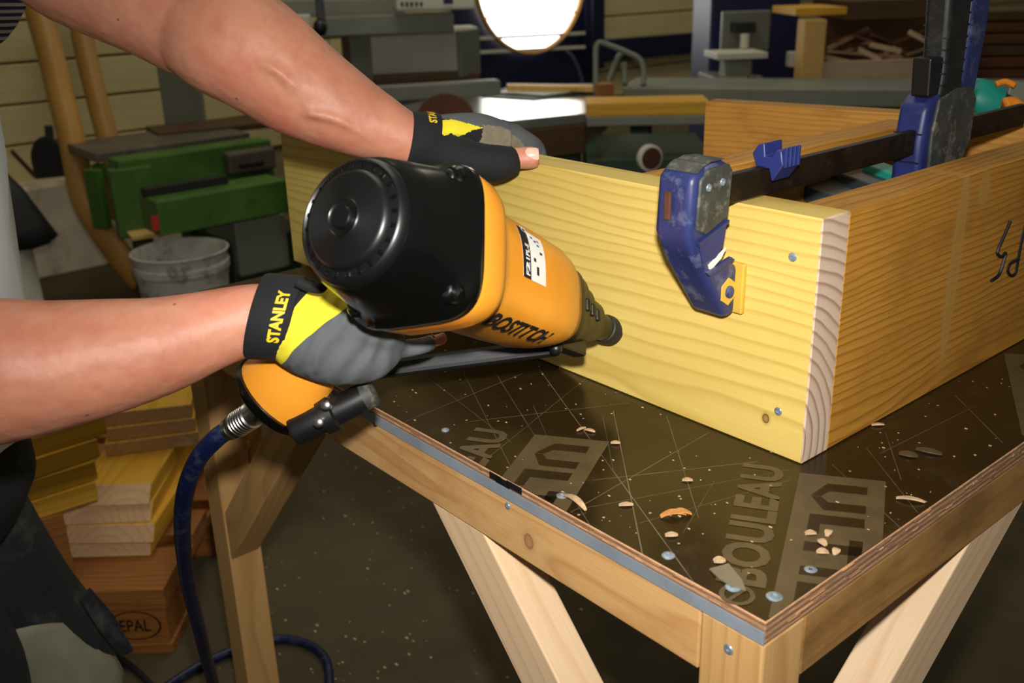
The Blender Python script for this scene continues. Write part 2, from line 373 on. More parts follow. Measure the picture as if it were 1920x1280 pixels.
def film_ply_material():
    t = NT('dark_brown_film_faced_plywood'); v = t.coords()
    n = t.noise(v, 5, 5, .6)
    col = t.ramp(n, [(.3, lin((30, 20, 8))), (.7, lin((50, 38, 17)))])
    haze = t.ramp(t.noise(v, 11, 6, .7), [(.55, 0), (.82, .22)]); col = t.mix(haze, col, lin((110, 98, 74)))
    sep = t.new('ShaderNodeSeparateXYZ'); t.l(v, sep.inputs[0])
    tot = None
    segs = []
    def sc(p, q, wd, al): segs.append((Z(*p, 0), Z(*q, 0), wd, al))
    sc((1010, 690), (1300, 1090), .0006, .8); sc((1150, 770), (1215, 1090), .0006, .8); sc((930, 700), (1110, 990), .0005, .6)
    sc((1110, 900), (1420, 865), .0006, .7); sc((1070, 960), (1330, 810), .0006, .6); sc((1080, 955), (1480, 880), .0005, .5)
    sc((880, 790), (1180, 755), .0006, .6); sc((760, 790), (980, 700), .0006, .6); sc((1000, 760), (1080, 940), .0005, .5)
    sc((1250, 780), (1310, 970), .0005, .6); sc((780, 690), (960, 830), .0005, .5); sc((870, 700), (1000, 960), .0005, .5)
    sc((1560, 870), (1700, 1000), .0005, .6); sc((1625, 840), (1720, 960), .0005, .6); sc((1790, 740), (1880, 830), .0006, .7)
    sc((1650, 850), (1830, 760), .0005, .5); sc((1200, 980), (1480, 900), .0005, .4); sc((1660, 810), (1690, 900), .0005, .5)
    sc((900, 870), (1110, 700), .0005, .5); sc((1130, 780), (1150, 880), .0005, .5); sc((1340, 900), (1280, 1000), .0004, .4)
    for A, B, wd, al in segs:
        d = B-A; L = d.length; d /= L; nx, ny = -d.y, d.x
        off = t.math('ADD', t.math('MULTIPLY', sep.outputs[0], nx), t.math('MULTIPLY', sep.outputs[1], ny))
        off = t.math('ABSOLUTE', t.math('SUBTRACT', off, A.x*nx+A.y*ny))
        al_ = t.math('ADD', t.math('MULTIPLY', sep.outputs[0], d.x), t.math('MULTIPLY', sep.outputs[1], d.y))
        mid = (A.x+B.x)/2*d.x+(A.y+B.y)/2*d.y
        inside = t.math('LESS_THAN', t.math('ABSOLUTE', t.math('SUBTRACT', al_, mid)), L/2)
        m = t.math('MULTIPLY', t.math('MULTIPLY', t.math('SUBTRACT', 1, t.math('DIVIDE', off, wd), clamp=True), inside), al)
        tot = m if tot is None else t.math('MAXIMUM', tot, m)
    tot = t.math('MULTIPLY', tot, t.ramp(t.noise(v, 30, 3), [(.3, .3), (.6, 1)]))
    col = t.mix(t.math('MULTIPLY', tot, .62), col, lin((170, 156, 128)))
    spk = t.new('ShaderNodeTexVoronoi', feature='F1'); t.l(v, spk.inputs['Vector']); spk.inputs['Scale'].default_value = 55
    col = t.mix(t.ramp(spk.outputs['Distance'], [(.05, .7), (.075, 0)]), col, lin((190, 176, 150)))
    t.l(col, t.b.inputs['Base Color'])
    t.l(t.ramp(haze, [(0, .22), (.4, .45)]), t.b.inputs['Roughness']); t.b.inputs['Specular IOR Level'].default_value = .28
    return t.mat
M_['film'] = film_ply_material()
M_['film_print'] = plain('faded_tan_print', (84, 70, 46), .45, var=.12, scale=40)
M_['film_print_dark'] = plain('dark_print_letters', (38, 26, 12), .35, var=.1)

def ply_edge_material():
    t = NT('plywood_edge_layers'); v = t.coords()
    w = t.new('ShaderNodeTexWave', wave_type='BANDS', bands_direction='Z', wave_profile='SIN'); t.l(v, w.inputs['Vector']); w.inputs['Scale'].default_value = 60; w.inputs['Distortion'].default_value = .6
    n = t.noise(t.coords(scale=(30, 30, 120)), 1.5, 5, .7)
    col = t.mix(w.outputs['Fac'], lin((190, 144, 104)), lin((110, 78, 52)))
    col = t.mix(t.ramp(n, [(.45, 0), (.65, .7)]), col, lin((140, 104, 74)))
    t.l(col, t.b.inputs['Base Color']); t.b.inputs['Roughness'].default_value = .8; t.bump(n, .6, .002)
    return t.mat
M_['ply_edge'] = ply_edge_material()
M_['edge_paint'] = plain('grey_blue_edge_paint', (128, 136, 144), .6, var=.08, scale=12, dirt=(90, 80, 70), dirt_amt=.2)

def window_material():
    t = NT('daylit_window_pane'); t.b.inputs['Base Color'].default_value = (1, 1, 1, 1)
    t.b.inputs['Emission Color'].default_value = (1, .99, .95, 1); t.b.inputs['Emission Strength'].default_value = 5.0
    return t.mat
M_['pane'] = window_material()

# ------------------------------------------------------------------ text
def text_geo(body, size=1.0, bold=.0, space=1.0, shear=0):
    c = bpy.data.curves.new('lettering', 'FONT'); c.body = body; c.size = size; c.offset = bold*size; c.space_character = space; c.resolution_u = 3; c.shear = shear
    c.align_x = 'CENTER'; c.align_y = 'CENTER'
    o = bpy.data.objects.new('lettering', c); COL.objects.link(o)
    dg = bpy.context.evaluated_depsgraph_get(); me = bpy.data.meshes.new_from_object(o.evaluated_get(dg))
    vs = [v.co.copy() for v in me.vertices]; fs = [tuple(p.vertices) for p in me.polygons]
    bpy.data.objects.remove(o); bpy.data.curves.remove(c); bpy.data.meshes.remove(me)
    return vs, fs
def flat_text(name, body, O, ex, ey, width, height, mat, parent, bold=.02, lift=None):
    """lettering centred at O, written along ex, its letters upright along ey, fitted to width x height"""
    vs, fs = text_geo(body, 1, bold)
    xs = [v.x for v in vs]; ys = [v.y for v in vs]; cx, cy = (min(xs)+max(xs))/2, (min(ys)+max(ys))/2
    kx, ky = width/(max(xs)-min(xs)), height/(max(ys)-min(ys)); ex, ey = Vector(ex).normalized(), Vector(ey).normalized()
    pts = [Vector(O)+ex*((v.x-cx)*kx)+ey*((v.y-cy)*ky) for v in vs]
    return MB().add(pts, fs).build(name, mat, parent)
def mapped_text(name, body, fn, width, height, mat, parent, bold=.02, sub=1):
    vs, fs = text_geo(body, 1, bold)
    xs = [v.x for v in vs]; ys = [v.y for v in vs]; cx, cy = (min(xs)+max(xs))/2, (min(ys)+max(ys))/2
    kx, ky = width/(max(xs)-min(xs)), height/(max(ys)-min(ys))
    pts = [fn((v.x-cx)*kx, (v.y-cy)*ky) for v in vs]
    return MB().add(pts, fs).build(name, mat, parent)

def solidify(mb, name, mats, parent, voxel, smooth_it=6, fn=None, extra=None):
    """fuses overlapping lofts into one continuous skin"""
    me = mb.mesh(name); o = bpy.data.objects.new('fuse', me); COL.objects.link(o)
    r = o.modifiers.new('r', 'REMESH'); r.mode = 'VOXEL'; r.voxel_size = voxel
    s = o.modifiers.new('s', 'SMOOTH'); s.iterations = smooth_it; s.factor = .5
    dg = bpy.context.evaluated_depsgraph_get(); m2 = bpy.data.meshes.new_from_object(o.evaluated_get(dg)); m2.name = name
    bpy.data.objects.remove(o); m2.materials.clear()
    for m in mats: m2.materials.append(m)
    if fn:
        for p in m2.polygons: p.material_index = fn(p.center, p.normal)
    return link(name, m2, mats, parent, smooth=True)
# ================================================================== SETTING
fl = structure(MB().box((-.5, 4, FLOOR-.05), (9, 14, .1)).build('floor', M_['concrete'])); fl['label'] = 'dusty grey-brown concrete workshop floor'
WX = -4.1
wb = structure(MB().box((WX-.1, 4.2, .4), (.12, 13.6, 2.4)).build('wall_back', M_['wall_back'])); wb['label'] = 'cream boarded workshop wall behind the machines'
rowh = .165
for i in range(9):
    z = -.42+rowh*(i+.5); y = -2.6
    while y < 9.8:
        L = random.uniform(2.2, 3.4); L = min(L, 10-y)
        if L < .3: break
        MB().box((L/2, 0, 0), (L-.006, .025, rowh-.010)).build('plank', M_['wall_plank'], wb, bevel=.004, seg=1, M=Matrix.Translation((WX-.03, y, z)) @ Matrix.Rotation(math.pi/2, 4, 'Z'))
        y += L
pl = structure(MB().box((WX+.02, -.6, -.605), (.22, 4.2, .39)).build('trim_1', M_['plinth'], bevel=.012)); pl['label'] = 'whitewashed masonry plinth along the wall foot'
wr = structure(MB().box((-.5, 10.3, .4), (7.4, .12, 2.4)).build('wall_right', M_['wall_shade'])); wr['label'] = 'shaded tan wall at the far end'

# round window in a navy steel frame
def wallp(x, y, off=.02): return X(x, y, WX+off)
wc = X(994, -42, WX+.05); wr_ = (X(1094, -42, WX+.05)-X(894, -42, WX+.05)).length/2
rt = structure(MB().lathe([(wr_*.985, -.01), (wr_*.985, .0)], wc, (1, 0, 0), 64).build('window_1', M_['pane'])); rt['label'] = 'round sunlit window in the back wall'
MB().lathe([(wr_*.985, 0), (wr_*.985, .02), (wr_*1.02, .03), (wr_*1.045, .02), (wr_*1.045, 0)], wc, (1, 0, 0), 64, ends=False).build('window_frame', M_['tan_pipe'], rt, smooth='auto')
for dz in (-.20,):
    hw = math.sqrt(max(0, wr_**2-(dz)**2))*.97
    MB().box((wc.x+.012, wc.y, wc.z+dz), (.012, 2*hw, .012)).build('glazing_bar', M_['lt_grey'], rt)
np_ = structure(MB().box(((wallp(850, 60)).x+.0, (wallp(850, 60).y+wallp(1110, 60).y)/2, .10), (.02, wallp(1110, 60).y-wallp(850, 60).y, .95)).build('trim_2', M_['navy_dark'], bevel=.003)); np_['label'] = 'dark navy panel round the window'
rail = structure(beam('trim_3', wallp(1098, 98, .04), wallp(1340, 84, .04)+Vector((0, 3.5, -.02)), .06, .13, M_['navy_dark'])); rail['label'] = 'dark navy steel rail along the back wall'
post = structure(beam('trim_4', wallp(1112, 128, .06), wallp(1112, -60, .06), .10, .10, M_['navy_dark'], up=(1, 0, 0))); post['label'] = 'dark navy steel post right of the window'
for yy in (62, 88):
    o = beam('frame_bar', wallp(900, yy+10, .06), wallp(1096, yy, .06), .018, .018, M_['lt_grey'], np_)

# ================================================================== BENCH
TX0, TX1, TY0, TY1 = -.862, .112, -.206, .80
bench = thing('work_table', ((TX0+TX1)/2, .3, FLOOR), 'timber work table with a dark film-faced plywood top', 'table')
PT = .019
top = MB(); top.box(((TX0+TX1)/2, (TY0+TY1)/2, -PT/2), (TX1-TX0, TY1-TY0, PT))
top.m = [1, 1, 1, 1, 1, 0]
tabletop = top.build('tabletop', [M_['film'], M_['ply_edge']], bench, bevel=.0008, seg=1)
tabletop['label'] = 'scratched dark brown plywood top with faded lettering'
es = MB().box(((TX0+TX1)/2, TY0-.0004, -.0135), (TX1-TX0, .0012, .0105)).build('painted_edge', M_['edge_paint'], tabletop)
dk = MB()
for (a, b, c, d_) in ((930, 893, 955, 915), (950, 905, 978, 922), (918, 888, 940, 902)):
    P = Y(a, b, TY0-.0012); Q = Y(c, d_, TY0-.0012); dk.box((P+Q)/2, (abs(Q.x-P.x), .0006, .006))
dk.build('paint_blot', M_['ink'], tabletop)
# ragged veneer splinters on the near edges
spl = MB()
for k in range(150):
    if random.random() < .5: c = Vector((random.uniform(TX0, TX1), TY0-.0002, -random.uniform(.0008, .006))); s = (random.uniform(.004, .02), random.uniform(.0005, .002), random.uniform(.0005, .0015))
    else: c = Vector((TX1+.0002, random.uniform(TY0, .55), -random.uniform(.0008, .015))); s = (random.uniform(.0005, .002), random.uniform(.004, .02), random.uniform(.0005, .0016))
    spl.box(c, s)
spl = spl.build('splintered_edge', M_['ply_edge'], tabletop); spl['kind'] = 'stuff'
LEG, AH = .053, .053
AZ0 = -.0715
def leg_at(x0, x1, y0, y1, bottom=FLOOR): # grain along local X = vertical
    M = Matrix(((0, 1, 0, (x0+x1)/2), (0, 0, 1, (y0+y1)/2), (1, 0, 0, bottom), (0, 0, 0, 1)))
    L = -PT-bottom
    return MB().box((L/2, 0, 0), (L, x1-x0, y1-y0)).build('leg', M_['leg_pine'], bench, bevel=.002, M=M)
leg_at(.058, TX1, TY0, -.157); leg_at(-.852, -.802, TY0, -.155); leg_at(.058, TX1, TY1-.05, TY1); leg_at(-.852, -.802, TY1-.05, TY1)
def apron(A, B, mat): return beam('apron', A, B, .03, .0525, mat, bench)
apron((-.802, TY0+.0155, -.0455), (.057, TY0+.0155, -.0455), M_['bench_pine'])
apron((TX1-.0155, -.157, -.0455), (TX1-.0155, TY1-.05, -.0455), M_['bench_pine2'])
apron((-.85+.0155, -.157, -.0455), (-.85+.0155, TY1-.05, -.0455), M_['bench_pine2'])
apron((-.802, TY1-.0155, -.0455), (.057, TY1-.0155, -.0455), M_['bench_pine2'])
def brace(P, Q, wid, dep, plane):
    # diagonal brace with plumb-cut ends, in the plane y = TY0 or x = TX1
    P, Q = Vector(P), Vector(Q)
    M = frame(P, Q-P, (0, 1, 0) if plane == 'y' else (1, 0, 0)); L = (Q-P).length
    return MB().box((L/2, 0, 0), (L, wid, dep)).build('brace', M_['brace_pine'], bench, bevel=.002, M=M)
def brace_poly(pts, plane, c0, c1, mat):
    fn = (lambda a, b, t: Vector((a, t, b))) if plane == 'y' else (lambda a, b, t: Vector((t, a, b)))
    ax = Vector((pts[1][0]-pts[0][0], pts[1][1]-pts[0][1])); ang = math.atan2(ax.y, ax.x)
    # local frame: X along the brace
    P = fn(pts[0][0], pts[0][1], c0); dx = fn(ax.x, ax.y, 0).normalized()
    M = frame(P, dx, (0, 0, 1)); Mi = M.inverted()
    mb = MB().prism(pts, lambda a, b, t: Mi @ fn(a, b, t), c0, c1)
    return mb.build('brace', mat, bench, bevel=.002, M=M)
# near-left brace: from the front apron down to the near leg
brace_poly([(-.277, -.0715), (.058, -.437), (.058, -.347), (-.196, -.0715)], 'y', TY0+.002, TY0+.046, M_['brace_pine'])
brace_poly([(.215, -.0715), (-.157, -.36), (-.157, -.275), (.105, -.0715)], 'x', TX1-.002, TX1-.044, M_['brace_pine'])
brace_poly([(-.585, -.0715), (-.802, -.315), (-.802, -.395), (-.515, -.0715)], 'y', TY0+.002, TY0+.046, M_['leg_pine'])
brace_poly([(.46, -.0715), (TY1-.05, -.36), (TY1-.05, -.44), (.39, -.0715)], 'x', TX1-.002, TX1-.044, M_['brace_pine'])
def screw_head(name, P, nrm, r, mat, parent, cross=True):
    nrm = Vector(nrm)
    o = MB().lathe([(r*.98, -.001), (r, .0002), (r*.85, .0009), (r*.35, .0011), (r*.3, .0002), (.0001, .0001)], P, nrm, 16).build(name, mat, parent, smooth='auto')
    return o
screw_head('screw', Y(1366, 1217, TY0-.0002), (0, -1, 0), .0042, M_['zinc'], bench)
screw_head('screw', Y(952, 948, TY0-.0002), (0, -1, 0), .0032, M_['zinc'], bench)
screw_head('screw', Y(703, 795, TY0-.0002), (0, -1, 0), .003, M_['rust'], bench)
for (a, b, r) in ((1054, 929, .0052), (1253, 1041, .0052), (1452, 1118, .006), (1375, 1100, .006), (1520, 1068, .0050), (835, 806, .004)):
    screw_head('screw', Z(a, b, .0003), (0, 0, 1), r, M_['zinc'], tabletop)
# printed lettering on the plywood, lying along the y direction
up = Vector((0, 1, 0))
def quad(name, pts, mat, parent): return MB().add(pts, [(0, 1, 2, 3)]).build(name, mat, parent)
def zc(pts, z): return [Z(a, b, z) for a, b in pts]
# block print near the corner: its far edge and side edges run square to the table
p0, p1 = Z(1500, 886, .0004), Z(1661, 902, .0004)
q0 = Z(1441, 1157, .0004)
def print_block(a, b, c, s):
    # a: far-left corner, b: far-right, c: near-left
    ex = (Vector(b)-Vector(a)); ey = (Vector(c)-Vector(a)); ex.z = ey.z = 0
    return Vector(a), ex, ey
def clip_top(mb):
    """trim what runs past the table edges"""
    bm = bmesh.new(); vs = [bm.verts.new(v) for v in mb.v]
    for f in mb.f:
        try: bm.faces.new([vs[i] for i in f])
        except ValueError: pass
    for co, no in (((TX1-.001, 0, 0), (1, 0, 0)), ((0, TY0+.001, 0), (0, -1, 0)), ((TX0+.001, 0, 0), (-1, 0, 0))):
        bmesh.ops.bisect_plane(bm, geom=bm.verts[:]+bm.edges[:]+bm.faces[:], plane_co=co, plane_no=no, clear_outer=True)
    me = bpy.data.meshes.new('print'); bm.to_mesh(me); bm.free(); return me
def block_print(A, ex, ey, tag_):
    # the pale rectangle: A far-left, ex across, ey along (towards the viewer), letters of a word cut by the edge
    r = MB().add([A, A+ex, A+ex+ey, A+ey], [(0, 1, 2, 3)])
    rect = link('print_block', clip_top(r), M_['film_print'], tabletop)
    up_ = Vector((0, 0, .0003)); lt = MB()
    def q(u0, u1, v0, v1, skew=0): # u across (0 left .. 1 right), v along
        lt.add([A+up_+ex*a+ey*b for a, b in ((u0, v0), (u1, v0), (u1, v1), (u0, v1))], [(0, 1, 2, 3)])
    def poly(ps): lt.add([A+up_+ex*a+ey*b for a, b in ps], [tuple(range(len(ps)))])
    # U with a pointed foot, L, T, I, M : tops to the right, read towards the viewer
    poly([(.80, .07), (.80, .13), (.38, .13), (.29, .175), (.18, .175), (.34, .07)])
    poly([(.80, .28), (.80, .22), (.38, .22), (.29, .18), (.18, .18), (.34, .28)])
    q(.20, .80, .32, .385); q(.20, .33, .385, .46)
    q(.20, .80, .52, .58); q(.66, .80, .48, .64)
    q(.20, .80, .68, .735)
    q(.20, .80, .78, .835); q(.20, .34, .835, .90); q(.20, .80, .92, .97); q(.20, .80, 1.01, 1.06); 
    link('print_letters', clip_top(lt), M_['film_print_dark'], rect)
    return rect
A0 = Z(1500, 886, .0004); exv = Z(1661, 902, .0004)-A0; eyv = (Z(1441, 1157, .0004)-A0)*1.0
block_print(A0, exv, eyv, 0)
A1 = Z(1003, 814, .0004); 
block_print(A1, exv*1.02, eyv*1.0, 1)
A2 = Z(1882, 662, .0004); block_print(A2, exv*1.0, eyv*1.0, 2)
ed = Vector(eyv).normalized()
def side_word(P0, P1, tag_):
    # word read away from the viewer, tops to the left
    P0, P1 = Vector(P0), Vector(P1); e = (P1-P0); L = e.length; e.normalize(); n = Vector((-e.y, e.x, 0))
    vs, fs = text_geo('BOULEAU', 1, .035)
    xs = [v.x for v in vs]; ys = [v.y for v in vs]; cx, cy = (min(xs)+max(xs))/2, (min(ys)+max(ys))/2
    kx, ky = L/(max(xs)-min(xs)), .036/(max(ys)-min(ys)); O = (P0+P1)/2
    mb = MB().add([O+e*((v.x-cx)*kx)+n*((v.y-cy)*ky) for v in vs], fs)
    link('print_word', clip_top(mb), M_['film_print'], tabletop)
side_word(Z(1388, 1095, .0004), Z(1432, 872, .0004), 0)
wv = Z(1432, 872, .0004)-Z(1388, 1095, .0004)
e_ = Z(925, 805, .0004); side_word(e_-wv, e_, 1)
ring = MB(); cc = Z(1382, 1114, .0005)
for r0, r1 in ((.009, .0125),):
    n = 28
    vs = [cc+Vector((math.cos(2*math.pi*j/n)*r, math.sin(2*math.pi*j/n)*r, 0)) for r in (r0, r1) for j in range(n)]
    ring.add(vs, [(j, (j+1) % n, n+(j+1) % n, n+j) for j in range(n)])
ring.box(cc, (.003, .02, .0001)); ring.build('print_mark', M_['film_print'], tabletop)

# ================================================================== TIMBER FRAME
BH, BT = .22, .04
fr = thing('open_wooden_box', (-.2, .25, 0), 'open timber frame of thick spruce boards being nailed together on the work table', 'wooden frame')
def board(name, O, dx, L, t, h, mat, endm=None, parent=fr):
    """stands on edge: O lower front-left corner, dx along its length, thickness away (left of dx)"""
    M = frame(O, dx)
    mb = MB().box((L/2, t/2, h/2), (L, t, h)); mats = [mat]
    if endm: mb.m[0] = 1; mb.m[1] = 1; mats = [mat, endm]
    return mb.build(name, mats, parent, bevel=.0012, M=M, seg=1)
fb = board('front_board', (-.90, 0, .0002), (1, 0, 0), .90, BT, BH, M_['yellow_pine'], M_['end_grain']); fb['label'] = 'yellow spruce board standing across the front with pale sawn end'
sb = board('side_board', (-.0005, BT, .0002), (0, 1, 0), .66, .045, BH-.001, M_['side_pine'], M_['end_grain']); sb['label'] = 'amber outer side board with pencilled marks'
ib = board('side_board', (-.190, BT, .0002), (0, 1, 0), .46, .042, BH-.0005, M_['orange_pine'], M_['end_grain']); ib['label'] = 'amber inner side board'
kb = Z(1322, 191, .22); ka = Z(1700, 214, .22); dk_ = (ka-kb); dk_.z = 0
bb = board('back_board', (kb.x, kb.y, .0002), dk_, .50, .04, BH, M_['orange_pine'], M_['end_grain']); bb['label'] = 'amber board across the far end'
screw_head('screw', Y(1486, 482, -.0002), (0, -1, 0), .0040, M_['zinc'], fb)
screw_head('screw', Y(1459, 771, -.0002), (0, -1, 0), .0040, M_['zinc'], fb)
# hand-written marks on the outer side board
mk = MB()
def pen(pts, r=.0011): mk.tube([X(a, b, .0004) for a, b in catmull(pts, 5)], [r]*(5*(len(pts)-1)+1), 6)
def zm(a, b): return (1560+a/3.5556, 200+b/3.5556)
pen([zm(1188, 762), zm(1150, 850), zm(1110, 940), zm(1102, 980), zm(1130, 1000), zm(1156, 975), zm(1140, 1040), zm(1110, 1120), zm(1060, 1160)], .0018)
pen([zm(1290, 780), zm(1262, 900), zm(1240, 1020), zm(1222, 1110), zm(1190, 1125), zm(1172, 1090), zm(1190, 1045), zm(1245, 1015)], .0017)
mk.build('pen_mark', M_['ink'], sb)

# ================================================================== CLAMP
cl = thing('bar_clamp', (-.085, .2, .22), 'worn blue bar clamp gripping the front board', 'clamp')
BX = -.083
MB().box((BX, .235, .2352), (.009, .60, .0245)).build('bar', M_['bar'], cl, bevel=.001)
bl = MB().box((BX, .235, .2352), (.0096, .60, .010))
# fixed jaw, profile in (y, z)
jx0, jx1 = -.1145, -.0765
jaw_prof = [(-.030, .262), (-.058, .261), (-.070, .252), (-.073, .205), (-.062, .182), (-.019, .121), (-.004, .121), (-.003, .168), (-.018, .172), (-.030, .180), (-.020, .206), (-.018, .256)]
jm = MB(); yzx = lambda a, b, t: Vector((t, a, b))
jaw = jm.prism(jaw_prof, yzx, jx0, jx1).build('fixed_jaw', M_['clamp_blue'], cl, bevel=.006, seg=3, smooth='auto')
# dark side cheek with rivets
ch = [(-.026, .259), (-.052, .258), (-.0625, .250), (-.065, .210), (-.052, .203), (-.024, .214), (-.021, .252)]
cheek = MB().prism(ch, yzx, jx1-.002, jx1+.0022).build('cheek_plate', M_['clamp_grey'], jaw, bevel=.0015, smooth='auto')
MB().prism([(-.030, .2635), (-.056, .2625), (-.066, .256), (-.060, .2605), (-.045, .2645)], yzx, jx0+.006, jx1+.001).build('cheek_plate', M_['clamp_grey'], jaw, bevel=.001)
for (a, b) in ((1329, 352), (1355, 341)):
    screw_head('rivet', X(a, b, jx1+.0022), (1, 0, 0), .0034, M_['zinc'], jaw)
# slot with the rusty bar end in the outer face
sp = [Y(a, b, -.0738) for a, b in ((1262, 362), (1266, 425))]
MB().box((-.0985, -.0738, .228), (.0065, .003, .024)).build('slot', M_['rust'], jaw, bevel=.001)
# recessed web openings and lower ribs on the side
web = [(-.0600, .196), (-.024, .207), (-.027, .190), (-.036, .180), (-.0535, .178)]
MB().prism(web, yzx, jx1-.0005, jx1+.0008).build('rib_web', M_['clamp_blue2'], jaw, bevel=.0006)
MB().prism([(-.062, .199), (-.023, .2115), (-.0232, .2085), (-.061, .1945)], yzx, jx1-.0005, jx1+.003).build('rib', M_['clamp_blue'], jaw, bevel=.0006)
MB().prism([(-.046, .176), (-.024, .187), (-.030, .179), (-.044, .171)], yzx, jx1, jx1+.0016).build('paint_smear', M_['white_paint'], jaw)
MB().prism([(-.050, .171), (-.018, .178), (-.012, .174), (-.0455, .166)], yzx, jx1-.0005, jx1+.003).build('rib', M_['clamp_blue'], jaw, bevel=.0006)
hx = [( -.017+.0105*math.cos(a), .146+.0125*math.sin(a)) for a in [math.pi/6+k*math.pi/3 for k in range(6)]]
MB().prism(hx, yzx, jx1-.0006, jx1+.0012).build('hex_recess', M_['pad_yellow'], jaw)
MB().prism([(-.017+.0048*math.cos(k*math.pi/8), .146+.0055*math.sin(k*math.pi/8)) for k in range(16)], yzx, jx1, jx1+.004).build('pad_pin', M_['clamp_blue'], jaw, bevel=.001)
MB().box((-.0945, -.0027, .146), (.050, .0052, .046)).build('pad', M_['pad_yellow'], cl, bevel=.0015)
# notched stop riding on the bar
wpx = [(1410, 287), (1421, 271), (1433, 268), (1434, 293), (1446, 296), (1455, 281), (1465, 283), (1468, 311), (1446, 341), (1441, 317), (1417, 312)]
wp = [(q.x, q.z) for q in (Y(a, b, .026) for a, b in wpx)]
stp = MB().prism(wp, lambda a, b, t: Vector((a, t, b)), .026, .052).build('bar_stop', M_['clamp_blue2'], cl, bevel=.0012, smooth='auto')
q_ = Y(1467, 297, .026)
for k in range(4):
    MB().box((q_.x+.0008, .030+.006*k, q_.z), (.003, .0026, .017)).build('ridge', M_['clamp_blue2'], stp, bevel=.0006)
# sliding body: profile in (y, z), thick in x
sl = [(.300, .282), (.335, .291), (.372, .289), (.388, .272), (.387, .225), (.372, .203), (.345, .185), (.285, .185), (.282, .235), (.286, .270)]
body = MB().prism(sl, yzx, BX-.020, BX+.012).build('sliding_body', M_['clamp_blue2'], cl, bevel=.006, seg=3, smooth='auto')
sc_ = [(.304, .277), (.336, .285), (.368, .284), (.383, .270), (.382, .228), (.369, .207), (.343, .191), (.300, .191), (.297, .24)]
MB().prism(sc_, yzx, BX+.010, BX+.0150).build('cheek_plate', M_['clamp_grey'], body, bevel=.0015, smooth='auto')
for zz, w_ in ((.262, .03), (.243, .036), (.225, .030)):
    MB().box((BX+.0152, .343, zz), (.0006, w_, .0022)).build('moulded_line', M_['clamp_grey'], body)
MB().box((BX-.004, .2815, .244), (.030, .002, .0012)).build('seam', M_['ink'], body); MB().box((BX-.004, .2815, .215), (.030, .002, .0012)).build('seam', M_['ink'], body)
# trigger and ribbed grip
MB().prism([(.285, .318), (.312, .318), (.310, .278), (.289, .280)], yzx, BX-.010, BX+.010).build('trigger', M_['black_plastic'], cl, bevel=.002)
gp = MB(); gw = .0135
grip_prof = [(.305, .276), (.310, .300), (.306, .34), (.300, .395), (.348, .395), (.350, .34), (.350, .300), (.352, .276)]
grip = gp.prism(grip_prof, yzx, BX-gw, BX+gw).build('grip', M_['grip_black'], cl, bevel=.006, seg=3, smooth='auto')
for k in range(9):
    z = .290+.0115*k
    MB().box((BX, .3265, z), (2*gw+.0012, .040, .0014)).build('grip_rib', M_['grip_black'], grip)
MB().prism([(.353, .276), (.354, .34), (.350, .396), (.392, .396), (.392, .34), (.384, .276)], yzx, BX-.012, BX+.012).build('rear_handle', M_['clamp_blue'], cl, bevel=.004, smooth='auto')
# ================================================================== NAIL GUN
G0 = D(643, 407, .668); GT = Y(1146, 621, -.001)
GA = (GT-G0); GL = GA.length; GA.normalize()
GV = CR*.12-CU*.99; GV = (GV-GA*GA.dot(GV)).normalized(); GU = GV.cross(GA)
if GU.dot(CR) < 0: GU = -GU
gun = thing('nail_gun', G0+GA*.2-Vector((0, 0, .06)), 'orange and black pneumatic nail gun pressed against the front board', 'nail gun')
def sup(c, s): return math.copysign(abs(c)**s, c)
def gring(s, hu, hv, ex, ou=0, ov=0, n=48):
    k = 2/ex
    return [G0+GA*s+GU*(ou+hu*sup(math.cos(2*math.pi*j/n), k))+GV*(ov+hv*sup(math.sin(2*math.pi*j/n), k)) for j in range(n)]
def gloft(st, n=48):
    return MB().loft([gring(*q, n=n) for q in st])
M_['gun_dome'] = plain('matt_black_dome', (12, 13, 13), .34, spec=.45, var=.1, scale=30)
cap_st = [(.014, .0470, .0470, 2), (.019, .0492, .0492, 2.05), (.036, .0520, .0520, 2.3), (.060, .0548, .0548, 2.8), (.072, .0570, .0570, 3.6), (.0755, .0592, .0592, 4.2), (.083, .0598, .0598, 4.4), (.085, .0588, .0588, 4.4)]
gcap = gloft(cap_st).build('rear_cap', M_['gun_black'], gun, smooth='auto', angle=50)
MB().lathe([(.0001, -.0025), (.0072, -.0025), (.0085, -.0008), (.0088, .0008), (.0118, .0008), (.0130, -.0006), (.0142, .0006), (.0315, .0018), (.0345, .0036), (.0358, .0068), (.0408, .0080), (.0422, .0066), (.0440, .0076), (.0462, .0130), (.0470, .020), (.045, .026)], G0, GA, 72).build('exhaust_dome', M_['gun_dome'], gcap, smooth='auto', angle=50)
for k in range(24):
    a = 2*math.pi*k/24; rd_ = GU*math.cos(a)+GV*math.sin(a)
    MB().box((0, 0, 0), (.0040, .0030, .0022), Matrix.Translation(G0+GA*.0072+rd_*.0383) @ frame((0, 0, 0), rd_, GA)).build('stud', M_['gun_black'], gcap, bevel=.0007)
for (a, b) in ((.79, .79), (-.79, .79), (.79, -.79), (-.79, -.79)):
    P = G0+GA*.072+GU*.0505*a*1.04+GV*.0505*b*1.04
    bt = MB().lathe([(.0098, .012), (.0098, -.006), (.008, -.008), (.0001, -.008)], P, GA, 18).build('bolt_boss', M_['gun_black'], gcap, smooth='auto')
    MB().lathe([(.0058, 0), (.0058, -.0105), (.0048, -.0115), (.0028, -.0115), (.0026, -.008), (.0001, -.008)], P, GA, 12).build('bolt', M_['black_plastic'], bt, smooth='auto')
